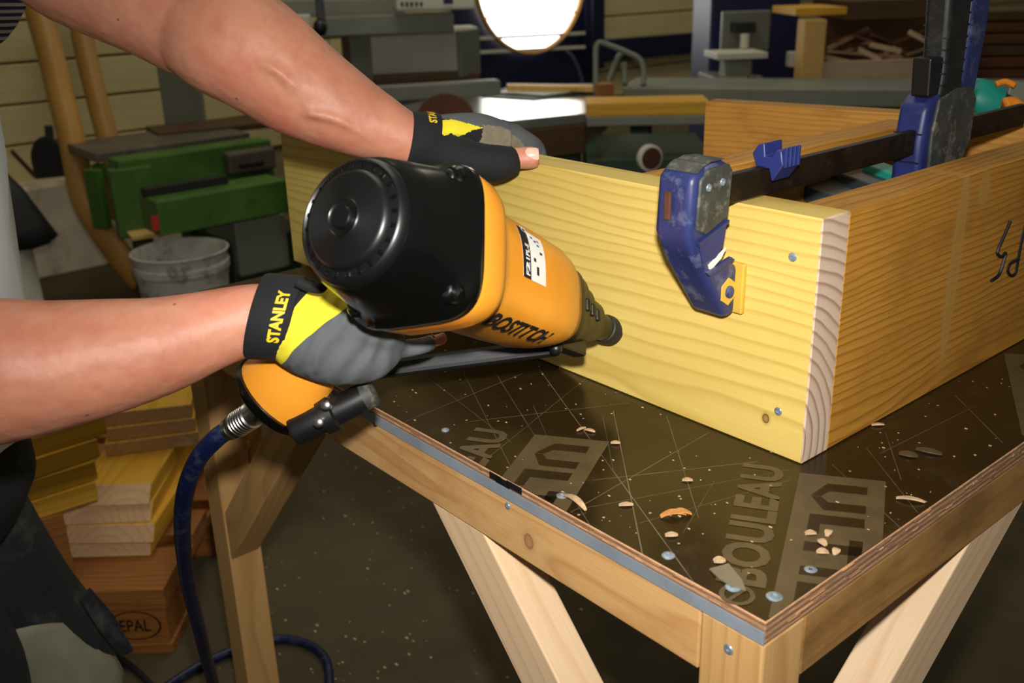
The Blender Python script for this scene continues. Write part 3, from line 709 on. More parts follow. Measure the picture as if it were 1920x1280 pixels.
BODY = [(.084, .0580, .0580, 4.2), (.089, .0590, .0590, 4.2), (.110, .0580, .0580, 4.0), (.118, .0562, .0562, 3.8), (.126, .0495, .0500, 3.2), (.140, .0470, .0480, 3.0), (.205, .0450, .0470, 3.0), (.245, .0430, .0455, 3.0), (.266, .0390, .0425, 3.0), (.282, .034, .037, 3.0), (.286, .028, .030, 3.0)]
gbody = gloft(BODY).build('housing', M_['gun_orange'], gun, smooth='auto', angle=55)
def gun_pt(s, phi, off=0):
    st = BODY
    for i in range(len(st)-1):
        if st[i][0] <= s <= st[i+1][0]: break
    a, b = st[i], st[i+1]; t = min(1, max(0, (s-a[0])/(b[0]-a[0])))
    hu, hv, ex = [a[k]+(b[k]-a[k])*t for k in (1, 2, 3)]; k = 2/ex
    d = GU*((hu+off)*sup(math.cos(phi), k))+GV*((hv+off)*sup(math.sin(phi), k))
    return G0+GA*s+d
def gun_hit(x, y):
    best = None
    for i in range(80):
        s = .086+.198*i/79
        for j in range(144):
            p = math.pi*2*j/144-math.pi
            P = gun_pt(s, p); n = GU*math.cos(p)+GV*math.sin(p)
            if n.dot(CAM-P) < 0: continue
            q = px(P); e = (q[0]-x)**2+(q[1]-y)**2
            if best is None or e < best[0]: best = (e, s, p)
    return best[1:]
def gun_patch(name, corners, mat, parent, off=.0006, n=10):
    """a thin patch laid on the housing: corners as (s, phi), in order"""
    mb = MB(); (a, b, c, d) = corners; vs = []
    for i in range(n+1):
        for j in range(n+1):
            u, v = i/n, j/n
            s = (a[0]*(1-u)+b[0]*u)*(1-v)+(d[0]*(1-u)+c[0]*u)*v; p = (a[1]*(1-u)+b[1]*u)*(1-v)+(d[1]*(1-u)+c[1]*u)*v
            vs.append(gun_pt(s, p, off))
    mb.add(vs, [(i*(n+1)+j, (i+1)*(n+1)+j, (i+1)*(n+1)+j+1, i*(n+1)+j+1) for i in range(n) for j in range(n)])
    return mb.build(name, mat, parent, smooth=True)
h1, h2, h3, h4 = gun_hit(965, 422), gun_hit(1012, 452), gun_hit(1022, 536), gun_hit(980, 518)
sk = gun_patch('sticker', (h1, h2, h3, h4), M_['sticker'], gbody); sk['label'] = 'white and black type label'
def lerp2(a, b, t): return (a[0]+(b[0]-a[0])*t, a[1]+(b[1]-a[1])*t)
gun_patch('sticker_band', (h1, lerp2(h1, h2, .33), lerp2(h4, h3, .33), h4), M_['ink'], sk, .0009)
def sticker_text(body, u0, v0, wv, hh, mat, bold=.02):
    vs, fs = text_geo(body, 1, bold); xs = [v.x for v in vs]; ys = [v.y for v in vs]; x0, x1, y0, y1 = min(xs), max(xs), min(ys), max(ys)
    def fn(v):
        vv = v0-(v.x-x0)/(x1-x0)*wv; uu = u0+hh*(1-(v.y-y0)/(y1-y0))
        a = lerp2(h1, h2, uu); b = lerp2(h4, h3, uu); c = lerp2(a, b, vv); return gun_pt(c[0], c[1], .0024)
    MB().add([fn(v) for v in vs], fs).build('sticker_print', mat, sk)
sticker_text('F21PL-E', .05, .96, .42, .16, M_['ink_white'], .03)
sticker_text('CE', .05, .22, .17, .2, M_['ink_white'])
for (u, v, m) in ((.5, .2, 'ink_blue'), (.62, .27, 'ink_blue'), (.75, .22, 'ink_red'), (.72, .36, 'ink_blue'), (.8, .55, 'ink'), (.5, .75, 'ink'), (.62, .86, 'ink')):
    c0 = [lerp2(lerp2(h1, h2, u+du), lerp2(h4, h3, u+du), v+dv) for du, dv in ((-.05, -.03), (.05, -.03), (.05, .03), (-.05, .03))]
    gun_patch('sticker_print', c0, M_[m], sk, .0012, 2)
# raised maker's name along the lower side
la, lb = gun_hit(862, 622), gun_hit(1000, 650)
LP = gun_hit(935, 622)[1]-.30
def bost(x, y): return gun_pt(.186+x, LP-y/.046, .0016)
mapped_text('raised_lettering', 'BOSTITCH', bost, .092, .021, M_['ink'], gbody, .03)
# rib along the flange
gun_patch('flange_rib', ((.094, 1.70), (.106, 1.70), (.106, 1.15), (.094, 1.15)), M_['gun_orange'], gbody, .0014, 6)
# nose, drive guide and contact tip
NOSE = [(.278, .0335, .0365, 3.2), (.290, .0335, .036, 3.2), (.296, .031, .034, 3.2), (.306, .030, .033, 3), (.311, .0255, .029, 3), (.330, .0235, .0265, 3), (.336, .0195, .022, 3), (.362, .0175, .0195, 2.6), (.367, .0130, .0140, 2.2), (.392, .0125, .0130, 2)]
nose = gloft(NOSE, 32).build('nose', M_['gun_nose'], gun, smooth='auto', angle=35)
MB().lathe([(.0115, 0), (.0115, .006), (.0140, .007), (.0148, .012), (.0148, GL-.388), (.0125, GL-.386), (.009, GL-.386)], G0+GA*.386, GA, 24).build('contact_tip', M_['rub_black'], nose, smooth='auto')
MB().box((0, 0, 0), (.05, .016, .018), Matrix.Translation(G0+GA*.325+GV*.028-GU*.004) @ frame((0, 0, 0), GA, GV)).build('safety_yoke', M_['black_plastic'], nose, bevel=.003)
MB().ico(G0+GA*.288+GV*.040+GU*.004, .006, 2).build('adjuster_knob', M_['black_plastic'], nose, smooth=True)
for k in range(3):
    P = G0+GA*(.300+.02*k)+GU*(.030-.005*k)
    MB().box((0, 0, 0), (.007, .012, .006), Matrix.Translation(P) @ frame((0, 0, 0), GA, GU)).build('nose_rib', M_['gun_nose'], nose, bevel=.002)
# handle, flared at its end
HE = D(522, 742, .855); HS = G0+GA*.115-GU*.035
HD = (HE-HS); HLn = HD.length; HDn = HD.normalized(); hup = (CR*.80-CU*.60); hup = (hup-HDn*HDn.dot(hup)).normalized()
hp = [(0, .030, 1), (.2, .022, .9), (.45, .0205, .85), (.6, .0215, .8), (.72, .0265, .75), (.84, .0350, .72), (.94, .0400, .7), (1.0, .0405, .7)]
MB().tube([HS+HD*t for t, _, _ in hp], [r for _, r, _ in hp], 32, ell=[e for _, _, e in hp], up=hup).build('handle', M_['gun_orange'], gun, smooth='auto', angle=60)
endc = MB().tube([HE+HDn*(-.001), HE+HDn*.005, HE+HDn*.012], [.0425, .0425, .036], 32, ell=.74, up=hup).build('handle_end_cap', M_['gun_black'], gun, smooth='auto')
# quick coupling and ring
FC0 = HE+HDn*.010; FC1 = D(425, 808, .90)
fd = (FC1-FC0); fl_ = fd.length; fdn = fd.normalized()
cpl = MB().lathe([(.012, 0), (.012, .010), (.0105, .012), (.0105, .030)]+[q for k in range(6) for q in ((.0122, .031+.004*k), (.0122, .0335+.004*k), (.0112, .0342+.004*k))]+[(.009, .057), (.009, .064), (.0105, .066), (.0105, fl_*.86), (.0085, fl_)], FC0, fdn, 24).build('quick_coupling', M_['steel'], gun, smooth='auto')
# rafter hook beside the handle end: a black cylinder with a collar
R0, R1 = D(548, 810, .84), D(702, 734, .84); rd = (R1-R0).normalized(); rl = (R1-R0).length
hk = MB().lathe([(.006, -.002), (.0125, .001), (.0135, .004), (.0135, rl*.36), (.016, rl*.37), (.016, rl*.50), (.0125, rl*.52), (.0125, rl*.80), (.0118, rl-.003), (.008, rl)], R0, rd, 24).build('rafter_hook', M_['black_plastic'], gun, smooth='auto')
MB().lathe([(.0122, 0), (.0122, .012), (.009, .0145), (.0001, .0145)], R1-rd*.013, rd, 24).build('hook_end', M_['clamp_grey'], hk, smooth='auto')
for (a, b) in ((598, 792), (612, 760)):
    MB().lathe([(.0045, -.004), (.0045, .003), (.003, .004)], D(a, b, .822), -CF, 10).build('hook_bolt', M_['steel'], hk, smooth='auto')
MB().box((0, 0, 0), (.03, .018, .03), Matrix.Translation(D(608, 765, .85)) @ frame((0, 0, 0), rd, HDn)).build('hook_bracket', M_['black_plastic'], hk, bevel=.004)
# magazine: from the nose back below the hand to the handle end
mg0, mg1 = G0+GA*.325+GV*.030-GU*.012, D(660, 700, .93)
mag = beam('magazine', mg0, mg1, .016, .016, M_['rub_black'], gun, up=GV, bevel=.004)
MB().tube(catmull([tuple(D(a, b, d)) for a, b, d in ((735, 625, .84), (752, 655, .845), (790, 655, .85), (815, 630, .85))], 5), .0035, 8).build('trigger_guard', M_['black_plastic'], gun, smooth=True)

# air hose, from the coupling down to the floor and round in a loop
hose_pts = [(*D(428, 806, .899), ), (*D(405, 822, .905), ), (*D(370, 862, .93), ), (*D(347, 925, .98), ), (*D(342, 1000, 1.06), ), (*D(352, 1090, 1.18), ), (*D(374, 1180, 1.33), ), (*D(398, 1275, 1.50), )]
pB = Vector((hose_pts[-1])); lz = FLOOR+.010
def zf(x, y): return tuple(Z(x, y, lz))
hose_pts += [tuple(Vector(zf(420, 1340))), zf(480, 1390), zf(560, 1370), zf(612, 1310), zf(612, 1240), zf(575, 1207), zf(520, 1198), zf(450, 1215), zf(380, 1245), zf(310, 1290), zf(260, 1340)]
hs = catmull(hose_pts, 6)
tag(MB().tube(hs, .0088, 12).build('air_hose', M_['hose_blue'], smooth=True), 'dark blue air hose from the nail gun looping on the floor', 'hose')
P_ = [D(436, 800, .897), D(398, 826, .907)]
tag(MB().tube(catmull([zf(170, 1190), zf(215, 1225), zf(250, 1252), zf(290, 1290), zf(330, 1330)], 5), .006, 10).build('cable', M_['rub_black'], smooth=True), 'thin black cable on the floor beside the trouser leg', 'cable')

# ================================================================== PERSON
person = thing('person', (-.72, -.52, FLOOR), 'person in white shirt and dark work trousers, gloved hands on nail gun and board', 'person')
def chain(mb, pts, n=16, ell=None, sub=5, up=None):
    """pts: (x, y, z, r)"""
    q = catmull(pts, sub); mb.tube([p[:3] for p in q], [max(.002, p[3]) for p in q], n, ell=ell, up=up)
def pd(x, y, d, rpx): P = D(x, y, d); return (P.x, P.y, P.z, rpx*d/FPX)
bodym = MB()
rs = (-.665, -.785, .44, .062); re_ = (-.435, -.64, .150, .052)
chain(bodym, [rs, (-.57, -.73, .31, .055), re_, pd(-110, 706, .755, 138), pd(0, 695, .76, 138), pd(100, 685, .768, 124), pd(200, 668, .776, 110), pd(300, 648, .785, 93), pd(400, 617, .795, 75), pd(480, 596, .80, 65), pd(540, 598, .805, 62)], 24)
# right hand inside the glove, with the index fingertip bare
chain(bodym, [pd(530, 600, .805, 55), pd(610, 640, .82, 60), pd(690, 660, .83, 36)], 16)
chain(bodym, [pd(690, 658, .83, 20), pd(760, 650, .84, 15), pd(810, 640, .85, 14), pd(838, 632, .855, 12)], 10)
ls = (-.815, -.355, .47, .062)
chain(bodym, [(-.87, -.46, .44, .06), ls, (-.72, -.31, .425, .062), (-.640, -.268, .39, .058), pd(385, 58, 1.02, 98), pd(440, 78, 1.03, 70)], 24)
chain(bodym, [pd(440, 5, .985, 40), pd(520, 85, .985, 46), pd(610, 165, .99, 36), pd(690, 222, 1.0, 20)], 14)
for vp in ([(575, 212, .9605), (625, 222, .9695), (675, 246, .982), (715, 262, .992)], [(455, 105, .9445), (515, 130, .9465), (560, 168, .954)]):
    chain(bodym, [pd(a, b, d+(.0035 if 0 < i_ < len(vp)-1 else .008), 7) for i_, (a, b, d) in enumerate(vp)], 8)
chain(bodym, [pd(330, 40, 1.03, 66), pd(375, 62, 1.012, 92), pd(420, 78, 1.003, 106), pd(470, 96, 1.002, 110), pd(560, 160, 1.008, 97), pd(640, 206, 1.014, 80), pd(700, 236, 1.02, 66), pd(760, 262, 1.025, 53), pd(810, 268, 1.03, 46)], 24)
chain(bodym, [pd(790, 266, 1.03, 36), pd(850, 285, 1.025, 26), pd(920, 298, 1.025, 22), pd(965, 297, 1.03, 21), pd(994, 296, 1.032, 22), pd(1006, 297, 1.032, 20), pd(1011, 297, 1.032, 15)], 14, sub=4)
# trunk, neck and head
TC = Vector((-.744, -.572, 0)); SH = Vector((.55, -.84, 0)).normalized(); FCG = Vector((.84, .55, 0)).normalized()
def torso_ring(z, a, b, off, n=28): return [TC+FCG*off+Vector((0, 0, z))+SH*(a*math.cos(2*math.pi*j/n))+FCG*(b*math.sin(2*math.pi*j/n)) for j in range(n)]
bodym.loft([torso_ring(z, a, b, o) for z, a, b, o in ((-.08, .14, .095, -.03), (.05, .14, .095, -.02), (.2, .15, .10, 0), (.35, .165, .105, .0), (.46, .15, .09, .01), (.515, .08, .07, .015), (.56, .052, .055, .03), (.62, .05, .055, .05))])
hc = TC+FCG*.085+Vector((0, 0, .70))
bodym.ico(hc, .1, 3, (.78, .95, 1.2), M=Matrix(((SH.x, FCG.x, 0), (SH.y, FCG.y, 0), (0, 0, 1))))
bodym.ico(hc+FCG*.10-Vector((0, 0, .01)), .02, 2, (.7, 1, 1.3)); bodym.ico(hc+FCG*.075-Vector((0, 0, .075)), .04, 2)
for s_ in (-1, 1): bodym.ico(hc+SH*.08*s_, .025, 2, (.5, .8, 1.2))
body_o = solidify(bodym, 'body', [M_['skin']], person, .0034, 5)
hair = MB()
for i in range(1):
    rings = []
    for k in range(8):
        a = math.pi*.55*(1-k/7); rings.append([hc+FCG*-.012+SH*(.085*math.sin(a)*math.cos(2*math.pi*j/24))+FCG*(.105*math.sin(a)*math.sin(2*math.pi*j/24))+Vector((0, 0, .128*math.cos(a))) for j in range(24)])
    hair.loft(rings)
hair.build('hair', M_['brown_board'], person, smooth=True)
# bare thumb nail
tn = D(996, 291, 1.032)-CF*.0112
nl = MB(); nM = frame((0, 0, 0), CR*.98+CU*.05, -CF+CU*.15)
vs = []
for i in range(7):
    for j in range(7):
        u, v = i/6*2-1, j/6*2-1; rr = 1 if abs(u) < .7 else .85
        vs.append(Vector(tn)+(nM @ Vector((u*.0076, v*.0068*rr, -.0035*v*v-.0012*u*u+.0012))))
nl.add(vs, [(i*7+j, i*7+j+1, (i+1)*7+j+1, (i+1)*7+j) for i in range(6) for j in range(6)])
nl.build('thumb_nail', M_['nail'], body_o, smooth=True)
# shirt
def shirt_ring(z, a, b, off, n=40): return [v+(v-(TC+Vector((0, 0, z)))).normalized()*.0035*math.sin(j*1.7+z*30) for j, v in enumerate(torso_ring(z, a, b, off, n))]
sm = MB().loft([shirt_ring(z, a, b+.004, o+.015) for z, a, b, o in ((-.06, .165, .118, -.02), (.0, .165, .119, -.012), (.08, .163, .117, -.006), (.16, .163, .116, 0), (.24, .17, .117, .002), (.32, .178, .119, .004), (.40, .176, .115, .006), (.47, .16, .098, .01), (.525, .088, .076, .015), (.532, .070, .065, .018))], cap=False)
shirt = sm.build('shirt', M_['shirt'], person, smooth=True)
def sleeve(name, pts, mat):
    mb = MB(); chain(mb, pts, 24, sub=4); return mb.build(name, mat, shirt, smooth=True)
sleeve('sleeve', [(-.69, -.75, .47, .075), (-.66, -.785, .40, .078), (-.60, -.75, .33, .076)], M_['stripes'])
sleeve('sleeve', [(-.87, -.47, .44, .085), (-.84, -.40, .44, .090), (-.815, -.372, .432, .098)], M_['stripes'])
# trousers
tr = MB()
tr.loft([torso_ring(z, a, b, o) for z, a, b, o in ((.02, .155, .112, -.025), (-.06, .165, .122, -.03), (-.14, .168, .125, -.03), (-.2, .13, .09, -.03))])
chain(tr, [(-.790, -.695, -.05, .105), (-.785, -.665, -.16, .103), (-.765, -.622, -.27, .098), (-.750, -.590, -.37, .088), (-.76, -.595, -.50, .078), (-.79, -.62, -.62, .068), (-.81, -.635, -.76, .062)], 20)
chain(tr, [(-.90, -.57, -.06, .10), (-.895, -.538, -.2, .096), (-.875, -.494, -.36, .089), (-.853, -.460, -.47, .086), (-.86, -.47, -.6, .075), (-.88, -.50, -.76, .064)], 20)
trous = solidify(tr, 'trousers', [M_['trouser']], person, .008, 5)
# grey knee panel wraps the lower thigh and knee
kn = MB(); kr = []
kp = catmull([(-.877, -.497, -.35, .0985), (-.861, -.470, -.42, .0945), (-.855, -.462, -.49, .0915), (-.862, -.470, -.56, .085)], 4)
for (x, y, z, r) in kp:
    ring_ = []
    for j in range(15):
        a = -.5+2.6*j/14
        ring_.append(Vector((x, y, z-(.10*((a-.75)/1.3)**2*max(0, (z+.56)/.22))))+FCG*(math.cos(a)*r)+SH*(math.sin(a)*r))
    kr.append(ring_)
knee = kn.loft(kr, cap=False, close=False).build('knee_panel', M_['knee'], trous, smooth=True)
sd = knee.modifiers.new('thick', 'SOLIDIFY'); sd.thickness = .003; sd.offset = 1
# hanging tool pocket at the thigh
hpk = [D(*q) for q in ((168, 1100, 1.30), (212, 1150, 1.31), (252, 1220, 1.33), (228, 1232, 1.33), (185, 1180, 1.30), (150, 1125, 1.28))]
nrm_ = (hpk[1]-hpk[0]).cross(hpk[4]-hpk[0]).normalized()
MB().loft([hpk, [p+nrm_*.006 for p in hpk]]).build('tool_pocket', M_['trouser'], trous, bevel=.002)
# boots
for (x, y) in ((-.815, -.635), (-.885, -.50)):
    bo = MB(); bo.loft([[Vector((x, y, z))+FCG*(o+l*math.cos(2*math.pi*j/20))+SH*(w_*math.sin(2*math.pi*j/20)) for j in range(20)] for z, l, w_, o in ((FLOOR, .14, .05, .06), (FLOOR+.03, .14, .05, .06), (FLOOR+.07, .10, .046, .03), (FLOOR+.11, .06, .05, -.01))])
    bo.build('boot', M_['rub_black'], person, smooth='auto')

# ---- right glove
rg = MB()
chain(rg, [pd(512, 594, .80, 74), pd(550, 604, .803, 80), pd(595, 628, .81, 84), pd(640, 652, .815, 74), pd(690, 663, .82, 56), pd(722, 660, .828, 38), pd(742, 655, .832, 24)], 24)
chain(rg, [pd(610, 590, .81, 62), pd(660, 602, .805, 56), pd(705, 622, .81, 44), pd(745, 645, .83, 22)], 16)
chain(rg, [pd(560, 560, .81, 48), pd(610, 585, .82, 44), pd(650, 590, .84, 34), pd(690, 560, .86, 24)], 14)      # thumb side going behind the handle
chain(rg, [pd(680, 650, .825, 26), pd(735, 655, .832, 20), pd(785, 650, .842, 16.5), pd(812, 641, .85, 15.5)], 12)  # index on the trigger
for (x, y) in ((700, 690), (668, 708), (632, 716)):
    chain(rg, [pd(x-45, y-28, .815, 26), pd(x-6, y-16, .822, 24), pd(x+14, y-16, .842, 21), pd(x+12, y-28, .868, 20), pd(x-20, y-44, .885, 19), pd(x-46, y-50, .882, 17)], 12)
RW = D(500, 592, .80); n1 = CR*.86-CU*.51; n2 = CR*.647-CU*.763
def rzone(c, n):
    if (c-RW).dot(n2) > .0372: return 2
    if (c-RW).dot(n1) > .0185: return 1
    return 0
def glove_material():
    t = NT('banded_glove_fabric'); v = t.coords()
    def plane(n, thr, wob):
        d = t.new('ShaderNodeVectorMath', operation='DOT_PRODUCT'); t.l(v, d.inputs[0]); d.inputs[1].default_value = n
        x = t.math('ADD', d.outputs['Value'], t.math('MULTIPLY', t.math('SUBTRACT', t.noise(v, 18, 2), .5), wob))
        return t.math('GREATER_THAN', x, thr+RW.dot(n)), d.outputs['Value']
    m1, d1 = plane(n1, .0225, .006); m2, d2 = plane(n2, .0385, .008)
    col = t.mix(m1, lin((13, 15, 18)), lin((222, 204, 44))); col = t.mix(m2, col, lin((80, 84, 86)))
    t.l(col, t.b.inputs['Base Color']); t.b.inputs['Roughness'].default_value = .85
    fold = t.math('SINE', t.math('ADD', t.math('MULTIPLY', d1, 420), t.math('MULTIPLY', t.noise(v, 22, 2), 9)))
    t.bump(t.math('ADD', t.math('MULTIPLY', fold, .8), t.math('MULTIPLY', t.noise(v, 900, 2), .15)), .55, .0022)
    return t.mat
rglove = solidify(rg, 'glove', [glove_material()], person, .0026, 7)
rglove['label'] = 'right work glove, black cuff with yellow and grey back'
CA, CB = D(484, 592, .80), D(556, 597, .803); ca = (CB-CA).normalized()
cuff = MB(); crings = []
ncam = (CAM-CA); ncam = (ncam-ca*ca.dot(ncam)).normalized(); nup = ca.cross(ncam)
if nup.dot(CU) < 0: nup = -nup
CRAD = .0352
def cuff_pt(ax, ang, r): return CA+ca*(ax-.004*math.sin(ang)*0)+(nup*math.sin(ang)+ncam*math.cos(ang))*r
Lc = (CB-CA).length
for (ax, r) in ((-.001, CRAD-.0035), (-.002, CRAD-.001), (.001, CRAD), (Lc*.5, CRAD), (Lc*.95, CRAD), (Lc, CRAD-.001), (Lc, CRAD-.004)):
    crings.append([cuff_pt(ax+(.006*math.sin(2*math.pi*j/40)), 2*math.pi*j/40, r) for j in range(40)])
cuffo = cuff.loft(crings, cap=False).build('cuff', M_['glove_black'], rglove, smooth='auto', angle=60)
mapped_text('cuff_lettering', 'STANLEY', lambda x, y: cuff_pt(Lc*.66-y+.006*math.sin(x/CRAD+.02), x/CRAD+.02, CRAD+.0009), .0430, .0098, M_['letter_yellow'], rglove, .045)
# strap over the yellow panel and the little gap that bares skin
MB().tube(catmull([tuple(D(a, b, .768)) for a, b in ((556, 528), (580, 538), (600, 541), (607, 533))], 4), .0042, 8).build('wrist_strap', M_['glove_black'], rglove, smooth=True)
# ---- left glove
lg = MB()
chain(lg, [pd(775, 264, 1.028, 52), pd(815, 266, 1.035, 50), pd(855, 262, 1.045, 49), pd(900, 258, 1.06, 45), pd(945, 262, 1.075, 34)], 22)
chain(lg, [pd(800, 278, 1.025, 36), pd(850, 292, 1.022, 40), pd(900, 304, 1.022, 36), pd(940, 305, 1.025, 33), pd(966, 300, 1.03, 26)], 18)
chain(lg, [pd(860, 252, 1.05, 34), pd(905, 247, 1.07, 31), pd(950, 257, 1.09, 27), pd(985, 268, 1.105, 22), (-.412, .063, .215, .0115), (-.408, .064, .185, .0105), (-.405, .062, .165, .010)], 12)
for k in range(1, 4):
    x = -.412-.024*k
    chain(lg, [(x-.018, -.002, .238-.002*k, .018), (x-.008, .025, .244-.003*k, .0145), (x, .058, .230, .0120), (x+.004, .064, .205, .0112), (x+.006, .062, .175, .0105)], 12)
LO = D(880, 270, 1.04)
def lab(c):
    q = c-LO; return (880+q.dot(CR)*FPX/1.04, 270-q.dot(CU)*FPX/1.04)
def inside(p, poly):
    x, y = p; r = False; j = len(poly)-1
    for i in range(len(poly)):
        a, b = poly[i], poly[j]
        if (a[1] > y) != (b[1] > y) and x < (b[0]-a[0])*(y-a[1])/(b[1]-a[1])+a[0]: r = not r
        j = i
    return r
zp = lambda L: [(540+a/3.556, 200+b/3.556) for a, b in L]
yel = zp([(995, 105), (1045, 122), (1100, 112), (1305, 152), (1230, 180), (1140, 240), (1100, 212), (1060, 238), (1030, 215)])
sue = zp([(1305, 130), (1420, 120), (1530, 150), (1582, 200), (1577, 248), (1500, 255), (1380, 282), (1270, 268), (1295, 220)])
gry = zp([(1000, 105), (1000, 0), (1800, 0), (1800, 275), (1560, 275), (1500, 262), (1300, 200), (1300, 152), (1100, 112)])
def lzone(c, n):
    if n.dot(CF) > .25: return 3 if c.z > .2 else 0
    p = lab(c)
    if inside(p, sue): return 2
    if inside(p, yel): return 1
    if inside(p, gry): return 3
    return 0
lglove = solidify(lg, 'glove', [M_['glove_black'], M_['glove_yellow'], M_['glove_suede'], M_['glove_grey']], person, .0017, 9, lzone)
lglove['label'] = 'left work glove gripping the board top, thumb tip bare'
LA, LB = D(766, 263, 1.026), D(816, 267, 1.034); la_ = (LB-LA).normalized()
lcam = (CAM-LA); lcam = (lcam-la_*la_.dot(lcam)).normalized(); lup = la_.cross(lcam)
if lup.dot(CU) < 0: lup = -lup
LRAD = .0300; LLc = (LB-LA).length
def lcuff_pt(ax, ang, r): return LA+la_*ax+(lup*math.sin(ang)+lcam*math.cos(ang))*r
cr2 = [[lcuff_pt(ax+.003*math.sin(2*math.pi*j/36), 2*math.pi*j/36, r) for j in range(36)] for ax, r in ((0, LRAD-.0035), (-.0015, LRAD-.001), (.001, LRAD), (LLc*.5, LRAD), (LLc*.93, LRAD), (LLc, LRAD-.001), (LLc, LRAD-.004))]
MB().loft(cr2, cap=False).build('cuff', M_['glove_black'], lglove, smooth='auto', angle=60)
mapped_text('cuff_lettering', 'STANLEY', lambda x, y: lcuff_pt(LLc*.72-y, x/LRAD+1.35, LRAD+.0008), .040, .0085, M_['letter_yellow'], lglove, .045)
# ================================================================== PALLET AND BOARD PILE
pal_c = Z(305, 1105, -.656); RV, FV = RH.copy(), FH.copy()
def pal_M(P): return Matrix(((RV.x, FV.x, 0, P.x), (RV.y, FV.y, 0, P.y), (0, 0, 1, P.z), (0, 0, 0, 1)))
pallet = thing('pallet', (pal_c.x-.3*RV.x, pal_c.y-.3*RV.y, FLOOR), 'brown wooden pallet with a stamped corner block under the yellow boards', 'pallet')
PM = pal_M(Vector((pal_c.x, pal_c.y, 0)))
def pbox(name, x0, x1, y0, y1, z0, z1, mat=None):
    s = Vector((x1-x0, y1-y0, z1-z0)); M = PM @ Matrix.Translation((x0, y0, z0))
    return MB().box(s/2, s).build(name, mat or M_['pallet'], pallet, bevel=.002, M=M)
for k, (y0, y1) in enumerate(((0, .145), (.19, .29), (.33, .475), (.52, .62), (.655, .80))):
    pbox('deck_board', -.80, .0, y0, y1, -.678, -.656)
for x in (-.80, -.47, -.145): pbox('stringer', x, x+.145, 0, .80, -.700, -.678)
for x in (-.80, -.47, -.125):
    for y in (.005, .33, .675):
        b_ = pbox('block', x, x+.12, y, y+.13, -.778, -.700)
for y in (0, .33, .675): pbox('bottom_board', -.80, .0, y, y+.13, -.80, -.778)
def pw(x, y, z): return PM @ Vector((x, y, z))
flat_text('block_stamp', 'EPAL', pw(-.066, .0040, -.738), RV, (0, 0, 1), .058, .026, M_['ink'], pallet, .015)
ov = MB(); n = 36
for r0, r1 in ((1, 1.08),):
    vs = [pw(-.066+.046*math.cos(2*math.pi*j/n)*r, .0042, -.738+.030*math.sin(2*math.pi*j/n)*r) for r in (r0, r1) for j in range(n)]
    ov.add(vs, [(j, (j+1) % n, n+(j+1) % n, n+j) for j in range(n)])
ov.build('block_stamp', M_['ink'], pallet)

def pile_board(spec_P, yaw, w, L, t, label, mitre=.02, ends=True):
    """lies flat: P front lower-left corner, w across the front, L away"""
    a = math.radians(yaw); dx = RH*math.cos(a)+FH*math.sin(a); dy = -RH*math.sin(a)+FH*math.cos(a)
    # local X runs along the length so the grain does too
    M = Matrix(((dy.x, -dx.x, 0, spec_P.x), (dy.y, -dx.y, 0, spec_P.y), (0, 0, 1, spec_P.z), (0, 0, 0, 1)))
    vs = [Vector((x+(m if z else 0), -y, z)) for x, m in ((0, mitre), (L, 0)) for y in (0, w) for z in (0, t)]
    mb = MB().add(vs, [(0, 1, 3, 2), (4, 6, 7, 5), (0, 4, 5, 1), (2, 3, 7, 6), (0, 2, 6, 4), (1, 5, 7, 3)]); mb.m[0] = 1; mb.m[1] = 1
    o = mb.build('timber_board', [M_['pile_yellow'], M_['pile_end']], None, bevel=.0012, M=M, seg=1)
    return tag(o, label, 'board', 'yellow boards piled on the pallet')
T = .030; z0 = -.656
def at_z(x, y, z): p = Z(x, y, z); return Vector((p.x, p.y, z))
pile_board(at_z(118, 1046, z0+.0005), 0, .172, .62, T, 'lowest yellow board in the right stack, flat on the pallet')
pile_board(at_z(122, 1020, z0+T+.001), -1, .174, .60, T, 'second board up in the right stack, cut end facing out')
pile_board(at_z(113, 985, z0+2*T+.0015), 2, .176, .58, T, 'third board up in the right stack, mitred pale end', .03)
pile_board(at_z(150, 950, z0+3*T+.002), 1, .135, .56, T, 'fourth board up in the right stack, broad top face bare', .03)
zb = z0+4*T+.0025
pile_board(at_z(200, 857, zb), 15, .190, .30, T, 'lowest of three short boards lying across the right stack', 0)
pile_board(at_z(205, 828, zb+T+.0005), 14, .176, .30, T, 'middle of three short boards lying across the right stack', 0)
pile_board(at_z(198, 800, zb+2*T+.001), 12, .176, .26, T, 'top one of three short boards lying across the right stack', 0)
# left stack, seen along its yellow long sides
zl = -.50; tl = .0375
for k, (x1, yb, yw, lb) in enumerate(((185, 935, 38, 'lowest board in the left stack behind the trouser leg'), (186, 905, 40, 'second board up in the left stack, knotty edge'),
                                      (191, 866, 43, 'third board up in the left stack, tilted pale edge'), (204, 822, 40, 'top board in the left stack under the forearm'))):
    P = D(x1, yb, 1.85); P.z = zl+k*(tl+.0008)
    a = math.radians(yw); dx = RH*math.cos(a)+FH*math.sin(a); dy = -RH*math.sin(a)+FH*math.cos(a)
    w = .42; P -= dx*w
    M = Matrix(((dx.x, dy.x, 0, P.x), (dx.y, dy.y, 0, P.y), (0, 0, 1, P.z), (0, 0, 0, 1)))
    mb = MB().box((w/2, .07, tl/2), (w, .14, tl))
    tag(mb.build('timber_board', [M_['pile_yellow']], None, bevel=.0015, M=M, seg=1), lb, 'board', 'yellow boards piled on the pallet')
sup_ = D(35, 1010, 1.84); sup_.z = z0+.0005
